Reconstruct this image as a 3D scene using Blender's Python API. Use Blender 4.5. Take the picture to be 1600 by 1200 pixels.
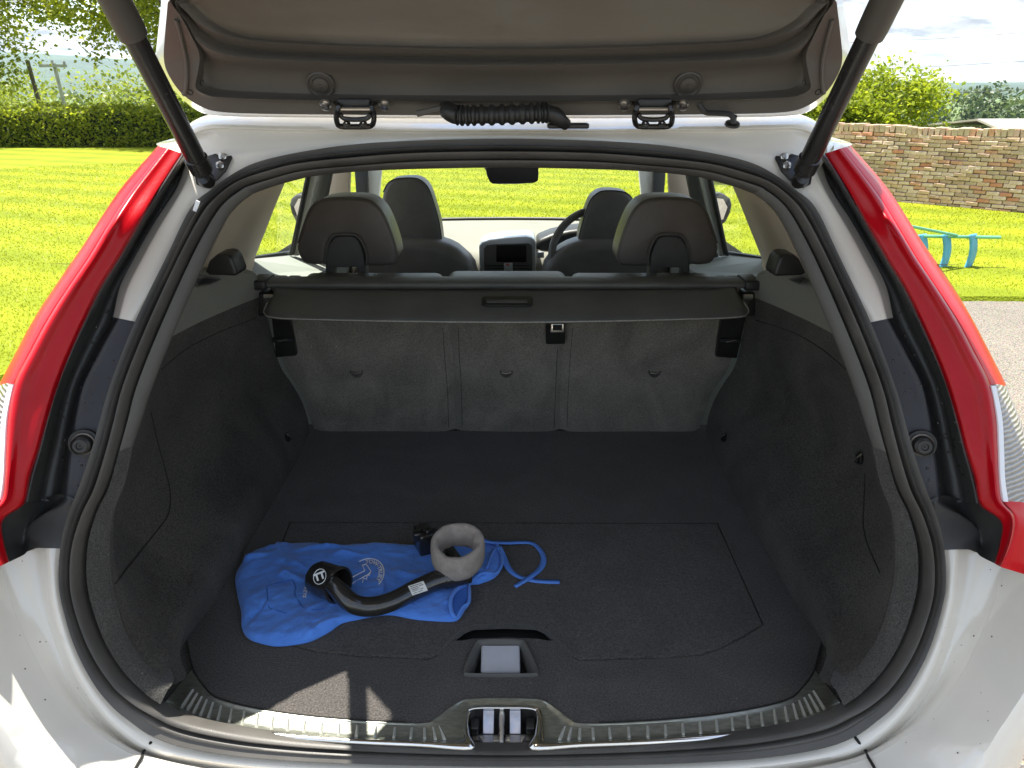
import bpy, bmesh, math, random
import numpy as np
from mathutils import Vector, Matrix, noise
from mathutils.bvhtree import BVHTree
R = math.radians
random.seed(7); rng = np.random.default_rng(7)
scene = bpy.context.scene
col = scene.collection
for o in list(bpy.data.objects): bpy.data.objects.remove(o)

# ------------------------------------------------------------------ camera
F = 1160.0                                   # focal length in pixels of the 1600 px wide photograph
PITCH, YAW = 21.6, 0.15
CAMLOC = Vector((0.0165, 0.0, 1.57))
cam = bpy.data.cameras.new('camera'); cam.sensor_width = 36; cam.lens = F/1600*36
cam.clip_start = 0.02; cam.clip_end = 12000
camo = bpy.data.objects.new('camera', cam); col.objects.link(camo)
camo.location = CAMLOC; camo.rotation_euler = (R(90-PITCH), 0, R(YAW))
scene.camera = camo
CROT = camo.rotation_euler.to_matrix()

# ------------------------------------------------------------------ sky, sun, exposure
_az, _el = R(-47.5), R(69.5)
SUN_DIR = Vector((math.sin(_az)*math.cos(_el), math.cos(_az)*math.cos(_el), math.sin(_el)))      # towards the sun
EL = math.asin(SUN_DIR.z); AZ = math.atan2(SUN_DIR.x, SUN_DIR.y)
world = bpy.data.worlds.new('World'); scene.world = world; world.use_nodes = True
wn, wl = world.node_tree.nodes, world.node_tree.links
wn.clear()
def N(t, **k):
    n = wn.new(t)
    for a, b in k.items(): setattr(n, a, b)
    return n
sky = N('ShaderNodeTexSky', sky_type='NISHITA', sun_disc=False, sun_elevation=EL, sun_rotation=AZ)
sky.air_density = 1.0; sky.dust_density = 1.0
bg = N('ShaderNodeBackground'); out = N('ShaderNodeOutputWorld')
tc = N('ShaderNodeTexCoord'); sx = N('ShaderNodeSeparateXYZ')
wl.new(tc.outputs['Generated'], sx.inputs[0])
mz = N('ShaderNodeMath', operation='ADD'); mz.inputs[1].default_value = 0.22; wl.new(sx.outputs['Z'], mz.inputs[0])
mz2 = N('ShaderNodeMath', operation='MAXIMUM'); mz2.inputs[1].default_value = 0.05; wl.new(mz.outputs[0], mz2.inputs[0])
dx = N('ShaderNodeMath', operation='DIVIDE'); wl.new(sx.outputs['X'], dx.inputs[0]); wl.new(mz2.outputs[0], dx.inputs[1])
dy = N('ShaderNodeMath', operation='DIVIDE'); wl.new(sx.outputs['Y'], dy.inputs[0]); wl.new(mz2.outputs[0], dy.inputs[1])
cb = N('ShaderNodeCombineXYZ'); wl.new(dx.outputs[0], cb.inputs[0]); wl.new(dy.outputs[0], cb.inputs[1]); cb.inputs[2].default_value = 3.1
n1 = N('ShaderNodeTexNoise'); n1.inputs['Scale'].default_value = 2.3; n1.inputs['Detail'].default_value = 9; n1.inputs['Roughness'].default_value = 0.58
wl.new(cb.outputs[0], n1.inputs['Vector'])
rp = N('ShaderNodeValToRGB'); rp.color_ramp.elements[0].position = 0.42; rp.color_ramp.elements[1].position = 0.54
wl.new(n1.outputs['Fac'], rp.inputs[0])
n2 = N('ShaderNodeTexNoise'); n2.inputs['Scale'].default_value = 5.0; n2.inputs['Detail'].default_value = 7
wl.new(cb.outputs[0], n2.inputs['Vector'])
cr2 = N('ShaderNodeValToRGB'); cr2.color_ramp.elements[0].position = 0.36; cr2.color_ramp.elements[1].position = 0.62
cr2.color_ramp.elements[0].color = (1.35, 1.37, 1.42, 1); cr2.color_ramp.elements[1].color = (3.3, 3.25, 3.12, 1)
wl.new(n2.outputs['Fac'], cr2.inputs[0])
mx = N('ShaderNodeMix', data_type='RGBA'); wl.new(rp.outputs[0], mx.inputs[0])
wl.new(sky.outputs[0], mx.inputs[6]); wl.new(cr2.outputs[0], mx.inputs[7])
wl.new(mx.outputs[2], bg.inputs[0]); bg.inputs[1].default_value = 0.085
wl.new(bg.outputs[0], out.inputs[0])
sun = bpy.data.lights.new('sun', 'SUN'); sun.energy = 2.6; sun.angle = R(0.55); sun.color = (1.0, 0.95, 0.86)
suno = bpy.data.objects.new('sun', sun); col.objects.link(suno); suno.location = (-6, 2, 12)
suno.rotation_euler = SUN_DIR.to_track_quat('Z', 'Y').to_euler()
vs = scene.view_settings
vs.view_transform = 'Standard'; vs.look = 'None'; vs.exposure = 2.4; vs.gamma = 1.0; vs.use_curve_mapping = False
scene.render.resolution_x = 1024; scene.render.resolution_y = 768

# ------------------------------------------------------------------ measuring helpers
def ray(px, py):
    return (CROT @ Vector(((px-800)/F, -(py-600)/F, -1.0)))
def UY(px, py, Y):
    d = ray(px, py); return CAMLOC + d*((Y-CAMLOC.y)/d.y)
def UZ(px, py, z):
    d = ray(px, py); return CAMLOC + d*((z-CAMLOC.z)/d.z)
def UX(px, py, x):
    d = ray(px, py); return CAMLOC + d*((x-CAMLOC.x)/d.x)
def US(px, py, f, off=0.0, lo=0.3, hi=4.0):
    d = ray(px, py)
    for _ in range(50):
        m = (lo+hi)/2; p = CAMLOC + d*m
        if p.y - (f(p.z)+off) < 0: lo = m
        else: hi = m
    return CAMLOC + d*lo
def Yr(z):                                   # side profile of the tailgate opening
    t = z-0.69; return 0.78 + 0.20*t + 0.42*t*abs(t)
def Yt(z):                                   # side profile of the raised tailgate
    return 1.205-(z-1.53)*0.45 if z < 1.62 else 1.1645-(z-1.62)*0.9 if z < 1.70 else 1.0925-(z-1.70)*1.7
def Ys(z):                                   # seat back plane
    return 1.84-0.42*(z-0.70)
def mxv(p): return Vector((-p.x, p.y, p.z))

# ------------------------------------------------------------------ materials
M = {}
def mat(name, color, rough=0.5, metal=0.0, var=0.0, vscale=8.0, col2=None, bump=0.0, bscale=300.0, coat=0.0,
        spec=0.5, sheen=0.0, aniso=None, detail=4.0, rvar=0.0, bdetail=3.0, bdist=0.002):
    m = bpy.data.materials.new(name); m.use_nodes = True
    nt = m.node_tree; b = nt.nodes['Principled BSDF']
    c = (*color, 1.0)
    b.inputs['Base Color'].default_value = c; b.inputs['Roughness'].default_value = rough
    b.inputs['Metallic'].default_value = metal; b.inputs['Specular IOR Level'].default_value = spec
    b.inputs['Coat Weight'].default_value = coat; b.inputs['Coat Roughness'].default_value = 0.04
    b.inputs['Sheen Weight'].default_value = sheen
    t = nt.nodes.new('ShaderNodeTexCoord')
    mp = nt.nodes.new('ShaderNodeMapping'); nt.links.new(t.outputs['Object'], mp.inputs[0])
    if aniso: mp.inputs['Scale'].default_value = aniso
    if var or col2:
        n = nt.nodes.new('ShaderNodeTexNoise'); n.inputs['Scale'].default_value = vscale; n.inputs['Detail'].default_value = detail
        n.inputs['Roughness'].default_value = 0.6
        nt.links.new(mp.outputs[0], n.inputs['Vector'])
        r = nt.nodes.new('ShaderNodeValToRGB'); r.color_ramp.elements[0].position = 0.3; r.color_ramp.elements[1].position = 0.7
        c2 = col2 if col2 else tuple(x*(1+var) for x in color)
        c1 = color if col2 else tuple(x*(1-var) for x in color)
        r.color_ramp.elements[0].color = (*c1, 1); r.color_ramp.elements[1].color = (*c2, 1)
        nt.links.new(n.outputs['Fac'], r.inputs[0]); nt.links.new(r.outputs[0], b.inputs['Base Color'])
    if rvar:
        n = nt.nodes.new('ShaderNodeTexNoise'); n.inputs['Scale'].default_value = vscale*2; n.inputs['Detail'].default_value = 5
        nt.links.new(mp.outputs[0], n.inputs['Vector'])
        mr = nt.nodes.new('ShaderNodeMapRange'); mr.inputs[3].default_value = max(0.02, rough-rvar); mr.inputs[4].default_value = rough+rvar
        nt.links.new(n.outputs['Fac'], mr.inputs[0]); nt.links.new(mr.outputs[0], b.inputs['Roughness'])
    if bump:
        n = nt.nodes.new('ShaderNodeTexNoise'); n.inputs['Scale'].default_value = bscale; n.inputs['Detail'].default_value = bdetail
        nt.links.new(mp.outputs[0], n.inputs['Vector'])
        bp = nt.nodes.new('ShaderNodeBump'); bp.inputs['Strength'].default_value = bump; bp.inputs['Distance'].default_value = bdist
        nt.links.new(n.outputs['Fac'], bp.inputs['Height']); nt.links.new(bp.outputs[0], b.inputs['Normal'])
    M[name] = m
    return m
def carpet(name, base, light, scale=420.0, nap=9.0, napamt=0.25, rough=0.95, sheen=0.2, stretch=None):
    m = mat(name, base, rough=rough, spec=0.1, sheen=sheen)
    nt = m.node_tree; b = nt.nodes['Principled BSDF']; b.inputs['Sheen Roughness'].default_value = 0.6
    t = nt.nodes.new('ShaderNodeTexCoord')
    n = nt.nodes.new('ShaderNodeTexNoise'); n.inputs['Scale'].default_value = scale; n.inputs['Detail'].default_value = 3; nt.links.new(t.outputs['Object'], n.inputs['Vector'])
    n2 = nt.nodes.new('ShaderNodeTexNoise'); n2.inputs['Scale'].default_value = nap; n2.inputs['Detail'].default_value = 5; n2.inputs['Distortion'].default_value = 1.2; mpn = nt.nodes.new('ShaderNodeMapping'); nt.links.new(t.outputs['Object'], mpn.inputs[0]); nt.links.new(mpn.outputs[0], n2.inputs['Vector'])
    if stretch: mpn.inputs['Scale'].default_value = stretch; mpn.inputs['Rotation'].default_value = (0, R(28), 0); n2.inputs['Distortion'].default_value = 2.2
    r = nt.nodes.new('ShaderNodeValToRGB'); r.color_ramp.elements[0].position = 0.32; r.color_ramp.elements[1].position = 0.68
    r.color_ramp.elements[0].color = (*base, 1); r.color_ramp.elements[1].color = (*light, 1); nt.links.new(n.outputs['Fac'], r.inputs[0])
    mr = nt.nodes.new('ShaderNodeMapRange'); mr.inputs[1].default_value = 0.3; mr.inputs[2].default_value = 0.7
    mr.inputs[3].default_value = 1-napamt; mr.inputs[4].default_value = 1+napamt; nt.links.new(n2.outputs['Fac'], mr.inputs[0])
    # sparse lint
    v = nt.nodes.new('ShaderNodeTexVoronoi'); v.inputs['Scale'].default_value = 42; nt.links.new(t.outputs['Object'], v.inputs['Vector'])
    lt = nt.nodes.new('ShaderNodeMath'); lt.operation = 'LESS_THAN'; lt.inputs[1].default_value = 0.035; nt.links.new(v.outputs['Distance'], lt.inputs[0])
    hs = nt.nodes.new('ShaderNodeVectorMath'); hs.operation = 'SCALE'; nt.links.new(r.outputs[0], hs.inputs[0]); nt.links.new(mr.outputs[0], hs.inputs['Scale'])
    mxn = nt.nodes.new('ShaderNodeMix'); mxn.data_type = 'RGBA'; nt.links.new(lt.outputs[0], mxn.inputs[0]); nt.links.new(hs.outputs[0], mxn.inputs[6])
    mxn.inputs[7].default_value = (*[min(1, x*3.0) for x in light], 1)
    nt.links.new(mxn.outputs[2], b.inputs['Base Color'])
    bp = nt.nodes.new('ShaderNodeBump'); bp.inputs['Strength'].default_value = 0.8; bp.inputs['Distance'].default_value = 0.002
    nt.links.new(n.outputs['Fac'], bp.inputs['Height']); nt.links.new(bp.outputs[0], b.inputs['Normal'])
    return m
def leafmat(name, c1, c2, trans=0.5):
    m = bpy.data.materials.new(name); m.use_nodes = True; nt = m.node_tree; nt.nodes.clear()
    o = nt.nodes.new('ShaderNodeOutputMaterial'); g = nt.nodes.new('ShaderNodeNewGeometry')
    r = nt.nodes.new('ShaderNodeValToRGB'); r.color_ramp.elements[0].color = (*c1, 1); r.color_ramp.elements[1].color = (*c2, 1)
    nt.links.new(g.outputs['Random Per Island'], r.inputs[0])
    p = nt.nodes.new('ShaderNodeBsdfPrincipled'); p.inputs['Roughness'].default_value = 0.45; p.inputs['Specular IOR Level'].default_value = 0.35
    t = nt.nodes.new('ShaderNodeBsdfTranslucent'); s = nt.nodes.new('ShaderNodeMixShader'); s.inputs[0].default_value = trans
    nt.links.new(r.outputs[0], p.inputs['Base Color']); nt.links.new(r.outputs[0], t.inputs[0])
    nt.links.new(p.outputs[0], s.inputs[1]); nt.links.new(t.outputs[0], s.inputs[2]); nt.links.new(s.outputs[0], o.inputs[0])
    M[name] = m; return m
def glassmat(name, tint, gloss=0.04, ior=0.8, film=None):
    m = bpy.data.materials.new(name); m.use_nodes = True; nt = m.node_tree; nt.nodes.clear()
    o = nt.nodes.new('ShaderNodeOutputMaterial'); t = nt.nodes.new('ShaderNodeBsdfTransparent'); t.inputs[0].default_value = (*tint, 1)
    g = nt.nodes.new('ShaderNodeBsdfGlossy'); g.inputs['Roughness'].default_value = gloss
    lw = nt.nodes.new('ShaderNodeLayerWeight'); pw = nt.nodes.new('ShaderNodeMath'); pw.operation = 'POWER'; pw.inputs[1].default_value = 5; nt.links.new(lw.outputs['Facing'], pw.inputs[0])
    f = nt.nodes.new('ShaderNodeMath'); f.operation = 'MULTIPLY_ADD'; f.inputs[1].default_value = ior; f.inputs[2].default_value = 0.03; nt.links.new(pw.outputs[0], f.inputs[0])
    if film:
        d = nt.nodes.new('ShaderNodeBsdfDiffuse'); d.inputs[0].default_value = (*film, 1); ms = nt.nodes.new('ShaderNodeMixShader'); ms.inputs[0].default_value = 0.94
        nt.links.new(t.outputs[0], ms.inputs[1]); nt.links.new(d.outputs[0], ms.inputs[2]); t = ms
    s = nt.nodes.new('ShaderNodeMixShader'); nt.links.new(f.outputs[0], s.inputs[0]); nt.links.new(t.outputs[0], s.inputs[1]); nt.links.new(g.outputs[0], s.inputs[2])
    nt.links.new(s.outputs[0], o.inputs[0]); M[name] = m; return m

mat('white_paint', (0.76, 0.725, 0.65), rough=0.2, coat=0.9, var=0.035, vscale=5, rvar=0.06, bump=0.03, bscale=600)
mat('red_lens', (0.40, 0.0012, 0.007), rough=0.3, spec=0.2, coat=0.12, var=0.12, vscale=6, bump=0.12, bscale=160)
mat('red_lens_bright', (0.50, 0.002, 0.007), rough=0.3, spec=0.12, coat=0.08)
mat('clear_lens', (0.62, 0.60, 0.57), rough=0.12, coat=1.0, var=0.35, vscale=40, aniso=(0.3, 1, 3))
mat('rubber', (0.068, 0.064, 0.058), rough=0.48, var=0.25, vscale=9, bump=0.1, bscale=500, rvar=0.12)
mat('gutter_plastic', (0.036, 0.037, 0.036), rough=0.40, var=0.3, vscale=7, bump=0.15, bscale=900, rvar=0.1)
mat('gutter_blue', (0.031, 0.032, 0.038), rough=0.50, var=0.15, vscale=10, bump=0.12, bscale=900)
mat('black_plastic', (0.016, 0.016, 0.015), rough=0.42, var=0.2, vscale=15, bump=0.15, bscale=700)
mat('strut_black', (0.018, 0.017, 0.016), rough=0.26, var=0.2, vscale=10, rvar=0.08)
mat('grey_trim', (0.088, 0.086, 0.078), rough=0.62, var=0.1, vscale=6, bump=0.35, bscale=900)
mat('tailgate_trim', (0.094, 0.085, 0.072), rough=0.55, var=0.06, vscale=5, bump=0.2, bscale=1100)
mat('tailgate_dark', (0.06, 0.055, 0.048), rough=0.5, var=0.06, vscale=5, bump=0.2, bscale=1100)
mat('shelf_plastic', (0.21, 0.21, 0.178), rough=0.7, var=0.18, vscale=500, bump=0.8, bscale=600)
mat('beige_trim', (0.72, 0.60, 0.48), rough=0.7, var=0.06, vscale=3, bump=0.2, bscale=700)
mat('door_trim', (0.26, 0.28, 0.25), rough=0.6, var=0.05, vscale=4, bump=0.2, bscale=700)
mat('pale_trim', (0.55, 0.56, 0.52), rough=0.6, var=0.05, vscale=4, bump=0.2, bscale=700)
mat('dash_plastic', (0.20, 0.195, 0.16), rough=0.6, var=0.08, vscale=5, bump=0.3, bscale=500)
mat('leather', (0.094, 0.089, 0.080), rough=0.42, var=0.15, vscale=20, bump=0.25, bscale=350)
mat('leather_brown', (0.115, 0.100, 0.089), rough=0.42, var=0.12, vscale=15, bump=0.25, bscale=350)
mat('cover_vinyl', (0.105, 0.104, 0.094), rough=0.55, var=0.18, vscale=8, bump=0.25, bscale=700)
mat('hem_thread', (0.28, 0.27, 0.24), rough=0.9, var=0.3, vscale=300)
mat('silver', (0.62, 0.64, 0.66), rough=0.28, metal=0.7)
mat('steel', (0.58, 0.56, 0.52), rough=0.3, metal=1.0, var=0.12, vscale=30, rvar=0.1)
mat('sill_metal', (0.33, 0.345, 0.30), rough=0.36, metal=0.75, var=0.22, vscale=60, aniso=(1, 3, 1), bump=0.10, bscale=90, rvar=0.12, bdetail=8)
mat('sill_bright', (0.80, 0.79, 0.76), rough=0.14, metal=1.0, var=0.05, vscale=30)
mat('rib_metal', (0.62, 0.62, 0.56), rough=0.45, metal=0.5)
mat('zinc', (0.40, 0.46, 0.56), rough=0.35, metal=0.6, var=0.35, vscale=70, col2=(0.62, 0.58, 0.60))
mat('dark_cavity', (0.006, 0.006, 0.006), rough=0.8)
mat('pad_grey', (0.46, 0.47, 0.50), rough=0.75, bump=0.3, bscale=700, var=0.06, vscale=30)
mat('screen', (0.012, 0.012, 0.010), rough=0.18)
carpet('carpet_floor', (0.026, 0.0235, 0.0215), (0.088, 0.080, 0.073), 330, 7, 0.18)
carpet('carpet_wall', (0.022, 0.0203, 0.0175), (0.073, 0.067, 0.058), 330, 5, 0.4, sheen=0.1)
carpet('carpet_seat', (0.115, 0.107, 0.089), (0.235, 0.22, 0.186), 330, 7, 0.24, stretch=(1.0, 1, 0.42))
carpet('carpet_edge', (0.030, 0.029, 0.027), (0.080, 0.078, 0.072), 520, 9, 0.15)
mat('seam', (0.016, 0.015, 0.013), rough=0.9)
mat('blue_cloth', (0.085, 0.245, 0.74), rough=0.85, var=0.14, vscale=12, bump=0.9, bscale=42, bdetail=6, bdist=0.006, sheen=0.25, spec=0.25)
mat('blue_dark', (0.03, 0.11, 0.42), rough=0.9, bump=0.4, bscale=900)
mat('blue_ribbon', (0.09, 0.24, 0.72), rough=0.75, bump=0.4, bscale=700)
mat('white_print', (0.80, 0.82, 0.84), rough=0.7)
mat('tow_black', (0.020, 0.019, 0.018), rough=0.22, coat=0.5, var=0.2, vscale=30)
mat('sticker', (0.66, 0.66, 0.62), rough=0.5)
mat('sticker_ink', (0.06, 0.06, 0.06), rough=0.7)
mat('foam', (0.27, 0.235, 0.205), rough=0.95, var=0.14, vscale=60, bump=0.7, bscale=260)
mat('tyre', (0.02, 0.02, 0.02), rough=0.8); mat('underbody', (0.02, 0.02, 0.02), rough=0.9)
mat('water', (0.02, 0.02, 0.02), rough=0.03, coat=1.0)
mat('dirt', (0.12, 0.10, 0.08), rough=0.9)
glassmat('privacy_glass', (0.15, 0.135, 0.115), 0.3, 0.5, (0.150, 0.130, 0.107)); glassmat('window_glass', (0.92, 0.95, 0.92), 0.02, 0.35)
mat('mirror_glass', (0.85, 0.85, 0.85), rough=0.02, metal=1.0)
leafmat('leaf_lime', (0.14, 0.21, 0.010), (0.38, 0.43, 0.025), 0.58)
leafmat('leaf_syc', (0.16, 0.22, 0.012), (0.44, 0.46, 0.03), 0.62)
leafmat('leaf_hedge', (0.12, 0.18, 0.016), (0.40, 0.44, 0.028), 0.62)
leafmat('leaf_far', (0.045, 0.085, 0.03), (0.12, 0.16, 0.045), 0.35)
leafmat('leaf_shrub', (0.13, 0.18, 0.02), (0.32, 0.36, 0.04), 0.5)
leafmat('grass_blade', (0.17, 0.22, 0.006), (0.39, 0.42, 0.010), 0.45)
mat('bark', (0.12, 0.10, 0.075), rough=0.9, var=0.35, vscale=20, bump=0.6, bscale=60)
mat('pole_wood', (0.11, 0.09, 0.07), rough=0.9, var=0.2, vscale=5)
mat('pole_pale', (0.36, 0.36, 0.33), rough=0.9, var=0.2, vscale=5)
mat('hedge_gap_shade', (0.014, 0.024, 0.006), rough=1.0)
mat('mortar', (0.27, 0.225, 0.17), rough=0.95, var=0.3, vscale=20, bump=0.6, bscale=60)
for i, (a, b_) in enumerate([((0.42, 0.28, 0.185), (0.60, 0.44, 0.32)), ((0.42, 0.215, 0.13), (0.54, 0.32, 0.21)), ((0.48, 0.345, 0.25), (0.66, 0.53, 0.42)), ((0.36, 0.265, 0.18), (0.52, 0.41, 0.29)), ((0.42, 0.165, 0.09), (0.52, 0.27, 0.16)), ((0.31, 0.21, 0.15), (0.46, 0.33, 0.245))]):
    mat('brick_%d' % i, a, rough=0.95, col2=b_, vscale=14, bump=0.9, bscale=45, bdist=0.01)
mat('shed_roof', (0.27, 0.25, 0.22), rough=0.8, var=0.15, vscale=2); mat('shed_wall', (0.26, 0.24, 0.21), rough=0.9, var=0.1)
mat('ladder_green', (0.14, 0.40, 0.25), rough=0.5, var=0.15, vscale=6); mat('ladder_blue', (0.09, 0.36, 0.56), rough=0.45, var=0.12, vscale=6)
mat('wire', (0.05, 0.05, 0.055), rough=0.7)
mat('hill_grass', (0.045, 0.075, 0.035), rough=1.0, var=0.4, vscale=0.004, detail=8)
mat('field_grass', (0.10, 0.145, 0.03), rough=1.0, var=0.3, vscale=0.06, detail=8)
mat('headliner', (0.42, 0.40, 0.35), rough=0.9)

_nt = M['clear_lens'].node_tree; _b = _nt.nodes['Principled BSDF']; _t = _nt.nodes.new('ShaderNodeTexCoord'); _w = _nt.nodes.new('ShaderNodeTexWave'); _w.bands_direction = 'Z'
_w.inputs['Scale'].default_value = 55; _w.inputs['Distortion'].default_value = 2.5; _w.inputs['Detail'].default_value = 2; _nt.links.new(_t.outputs['Object'], _w.inputs['Vector'])
_r = _nt.nodes.new('ShaderNodeValToRGB'); _r.color_ramp.elements[0].color = (0.20, 0.185, 0.16, 1); _r.color_ramp.elements[1].color = (0.42, 0.40, 0.37, 1); _nt.links.new(_w.outputs['Fac'], _r.inputs[0]); _nt.links.new(_r.outputs[0], _b.inputs['Base Color'])
_b.inputs['Coat Weight'].default_value = 0.3; _p = _nt.nodes.new('ShaderNodeBump'); _p.inputs['Strength'].default_value = 0.6; _p.inputs['Distance'].default_value = 0.004; _nt.links.new(_w.outputs['Fac'], _p.inputs['Height']); _nt.links.new(_p.outputs[0], _b.inputs['Normal'])
# ------------------------------------------------------------------ mesh helpers
VF = {}
def finish(o, parent):
    col.objects.link(o)
    if parent is not None:
        o.parent = parent
        if parent.type == 'EMPTY': o.matrix_parent_inverse = Matrix.Translation(-parent.location)
    return o
def mobj(name, verts, faces, m, parent=None, smooth=True, sharp=35, mats=None, mi=None):
    me = bpy.data.meshes.new(name)
    me.from_pydata([tuple(v) for v in verts], [], faces)
    for x in (mats or [m]): me.materials.append(M[x])
    if mi is not None: me.polygons.foreach_set('material_index', mi)
    if smooth:
        me.polygons.foreach_set('use_smooth', [True]*len(me.polygons))
        me.set_sharp_from_angle(angle=R(sharp))
    me.update()
    o = bpy.data.objects.new(name, me)
    finish(o, parent)
    return o
def fixn(o):
    bm = bmesh.new(); bm.from_mesh(o.data); bmesh.ops.recalc_face_normals(bm, faces=bm.faces); bm.to_mesh(o.data); bm.free(); return o
def cr(keys, n=6, closed=False):
    k = [Vector(p) for p in keys]; L = len(k); res = []
    rngk = range(L) if closed else range(L-1)
    for i in rngk:
        if closed: p0, p1, p2, p3 = k[(i-1) % L], k[i], k[(i+1) % L], k[(i+2) % L]
        else: p1, p2 = k[i], k[i+1]; p0 = k[i-1] if i else p1*2-p2; p3 = k[i+2] if i+2 < L else p2*2-p1
        for j in range(n):
            t = j/n; t2 = t*t; t3 = t2*t
            res.append(0.5*((2*p1)+(p2-p0)*t+(2*p0-5*p1+4*p2-p3)*t2+(3*p1-p0-3*p2+p3)*t3))
    if not closed: res.append(k[-1].copy())
    return res
def grid(rows, closed_u=False, closed_v=False):
    nv = len(rows); nu = len(rows[0]); v = [p for r in rows for p in r]; f = []
    for i in range(nv if closed_v else nv-1):
        i2 = (i+1) % nv
        for j in range(nu if closed_u else nu-1):
            j2 = (j+1) % nu
            f.append((i*nu+j, i*nu+j2, i2*nu+j2, i2*nu+j))
    return v, f
def patch(rows, nu=5, nv=3, closed_u=False):
    r = [cr(x, nu, closed_u) for x in rows]
    if nv > 1:
        cols = [cr([r[i][j] for i in range(len(r))], nv) for j in range(len(r[0]))]
        r = [[cols[j][i] for j in range(len(cols))] for i in range(len(cols[0]))]
    return r
def solid(o, t, off=1.0):
    s = o.modifiers.new('thickness', 'SOLIDIFY'); s.thickness = t; s.offset = off; return o
def loft(name, rows, m, parent=None, nu=5, nv=3, closed_u=False, sharp=50, thick=0):
    r = patch(rows, nu, nv, closed_u); v, f = grid(r, closed_u)
    o = mobj(name, v, f, m, parent, sharp=sharp); VF[o.name] = (v, f)
    if thick: solid(o, thick, 0)
    return o
def both(name, rows, m, parent, **k):
    a = loft(name, rows, m, parent, **k)
    b = loft(name, [[mxv(p) for p in r] for r in rows], m, parent, **k)
    return a, b
def tube_vf(path, rad, seg=10, caps=True):
    pts = [Vector(p) for p in path]; n = len(pts); v = []; f = []
    rr = rad if isinstance(rad, (list, tuple)) else [rad]*n
    up = None
    for i, p in enumerate(pts):
        t = (pts[min(i+1, n-1)]-pts[max(i-1, 0)]).normalized()
        if up is None:
            a = Vector((0, 0, 1)) if abs(t.z) < 0.9 else Vector((1, 0, 0)); up = (a - t*a.dot(t)).normalized()
        else: up = (up - t*up.dot(t)).normalized()
        s = t.cross(up)
        for j in range(seg):
            an = 2*math.pi*j/seg; v.append(p+(up*math.cos(an)+s*math.sin(an))*rr[i])
    for i in range(n-1):
        for j in range(seg): f.append((i*seg+j, i*seg+(j+1) % seg, (i+1)*seg+(j+1) % seg, (i+1)*seg+j))
    if caps: f.append(tuple(range(seg))[::-1]); f.append(tuple(range((n-1)*seg, n*seg)))
    return v, f
def join(*vfs):
    V = []; Fc = []
    for v, f in vfs:
        b = len(V); V += list(v); Fc += [tuple(i+b for i in q) for q in f]
    return V, Fc
def tube(name, path, rad, m, parent=None, seg=10): return mobj(name, *tube_vf(path, rad, seg), m, parent)
def box_vf(c, s, rot=None):
    c = Vector(c); v = []
    for x in (-1, 1):
        for y in (-1, 1):
            for z in (-1, 1):
                p = Vector((x*s[0]/2, y*s[1]/2, z*s[2]/2)); v.append(c+(rot @ p if rot else p))
    return v, [(0, 1, 3, 2), (4, 6, 7, 5), (0, 4, 5, 1), (2, 3, 7, 6), (0, 2, 6, 4), (1, 5, 7, 3)]
def bevel(o, w, seg=3, ang=30):
    b = o.modifiers.new('edge', 'BEVEL'); b.width = w; b.segments = seg; b.limit_method = 'ANGLE'; b.angle_limit = R(ang)
    o.data.polygons.foreach_set('use_smooth', [True]*len(o.data.polygons))
    return o
def box(name, c, s, m, parent=None, bev=0.004, rot=None, seg=3):
    o = mobj(name, *box_vf(c, s, rot), m, parent, smooth=False)
    if bev: bevel(o, bev, seg)
    return o
def prism(name, outline, d, m, parent=None, bev=0.0, seg=4, ang=35):
    n = len(outline); d = Vector(d); v = [Vector(p) for p in outline]+[Vector(p)+d for p in outline]
    f = [tuple(range(n)), tuple(range(2*n-1, n-1, -1))]+[(i, i+n, (i+1) % n+n, (i+1) % n) for i in range(n)]
    o = mobj(name, v, f, m, parent, smooth=False); fixn(o)
    if bev: bevel(o, bev, seg, ang)
    return o
def lathe_vf(prof, c, axis, seg=24):
    axis = Vector(axis).normalized(); a = Vector((0, 0, 1)) if abs(axis.z) < 0.9 else Vector((1, 0, 0))
    u = (a-axis*a.dot(axis)).normalized(); w = axis.cross(u); rows = []
    for r, h in prof: rows.append([Vector(c)+axis*h+(u*math.cos(2*math.pi*j/seg)+w*math.sin(2*math.pi*j/seg))*r for j in range(seg)])
    return grid(rows, closed_u=True)
def lathe(name, prof, c, axis, m, parent=None, seg=24, sharp=35):
    return mobj(name, *lathe_vf(prof, c, axis, seg), m, parent, sharp=sharp)
def bvh(o): return BVHTree.FromPolygons([tuple(v.co) for v in o.data.vertices], [tuple(p.vertices) for p in o.data.polygons])
def cast(px, py, trees, off=0.0):
    d = ray(px, py).normalized(); best = None
    for t in trees:
        h = t.ray_cast(CAMLOC, d)
        if h[0] is not None and (best is None or h[3] < best[3]): best = h
    if best is None: return None, None
    n = best[1]; n = -n if n.dot(d) > 0 else n
    return best[0]+n*off, n
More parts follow.
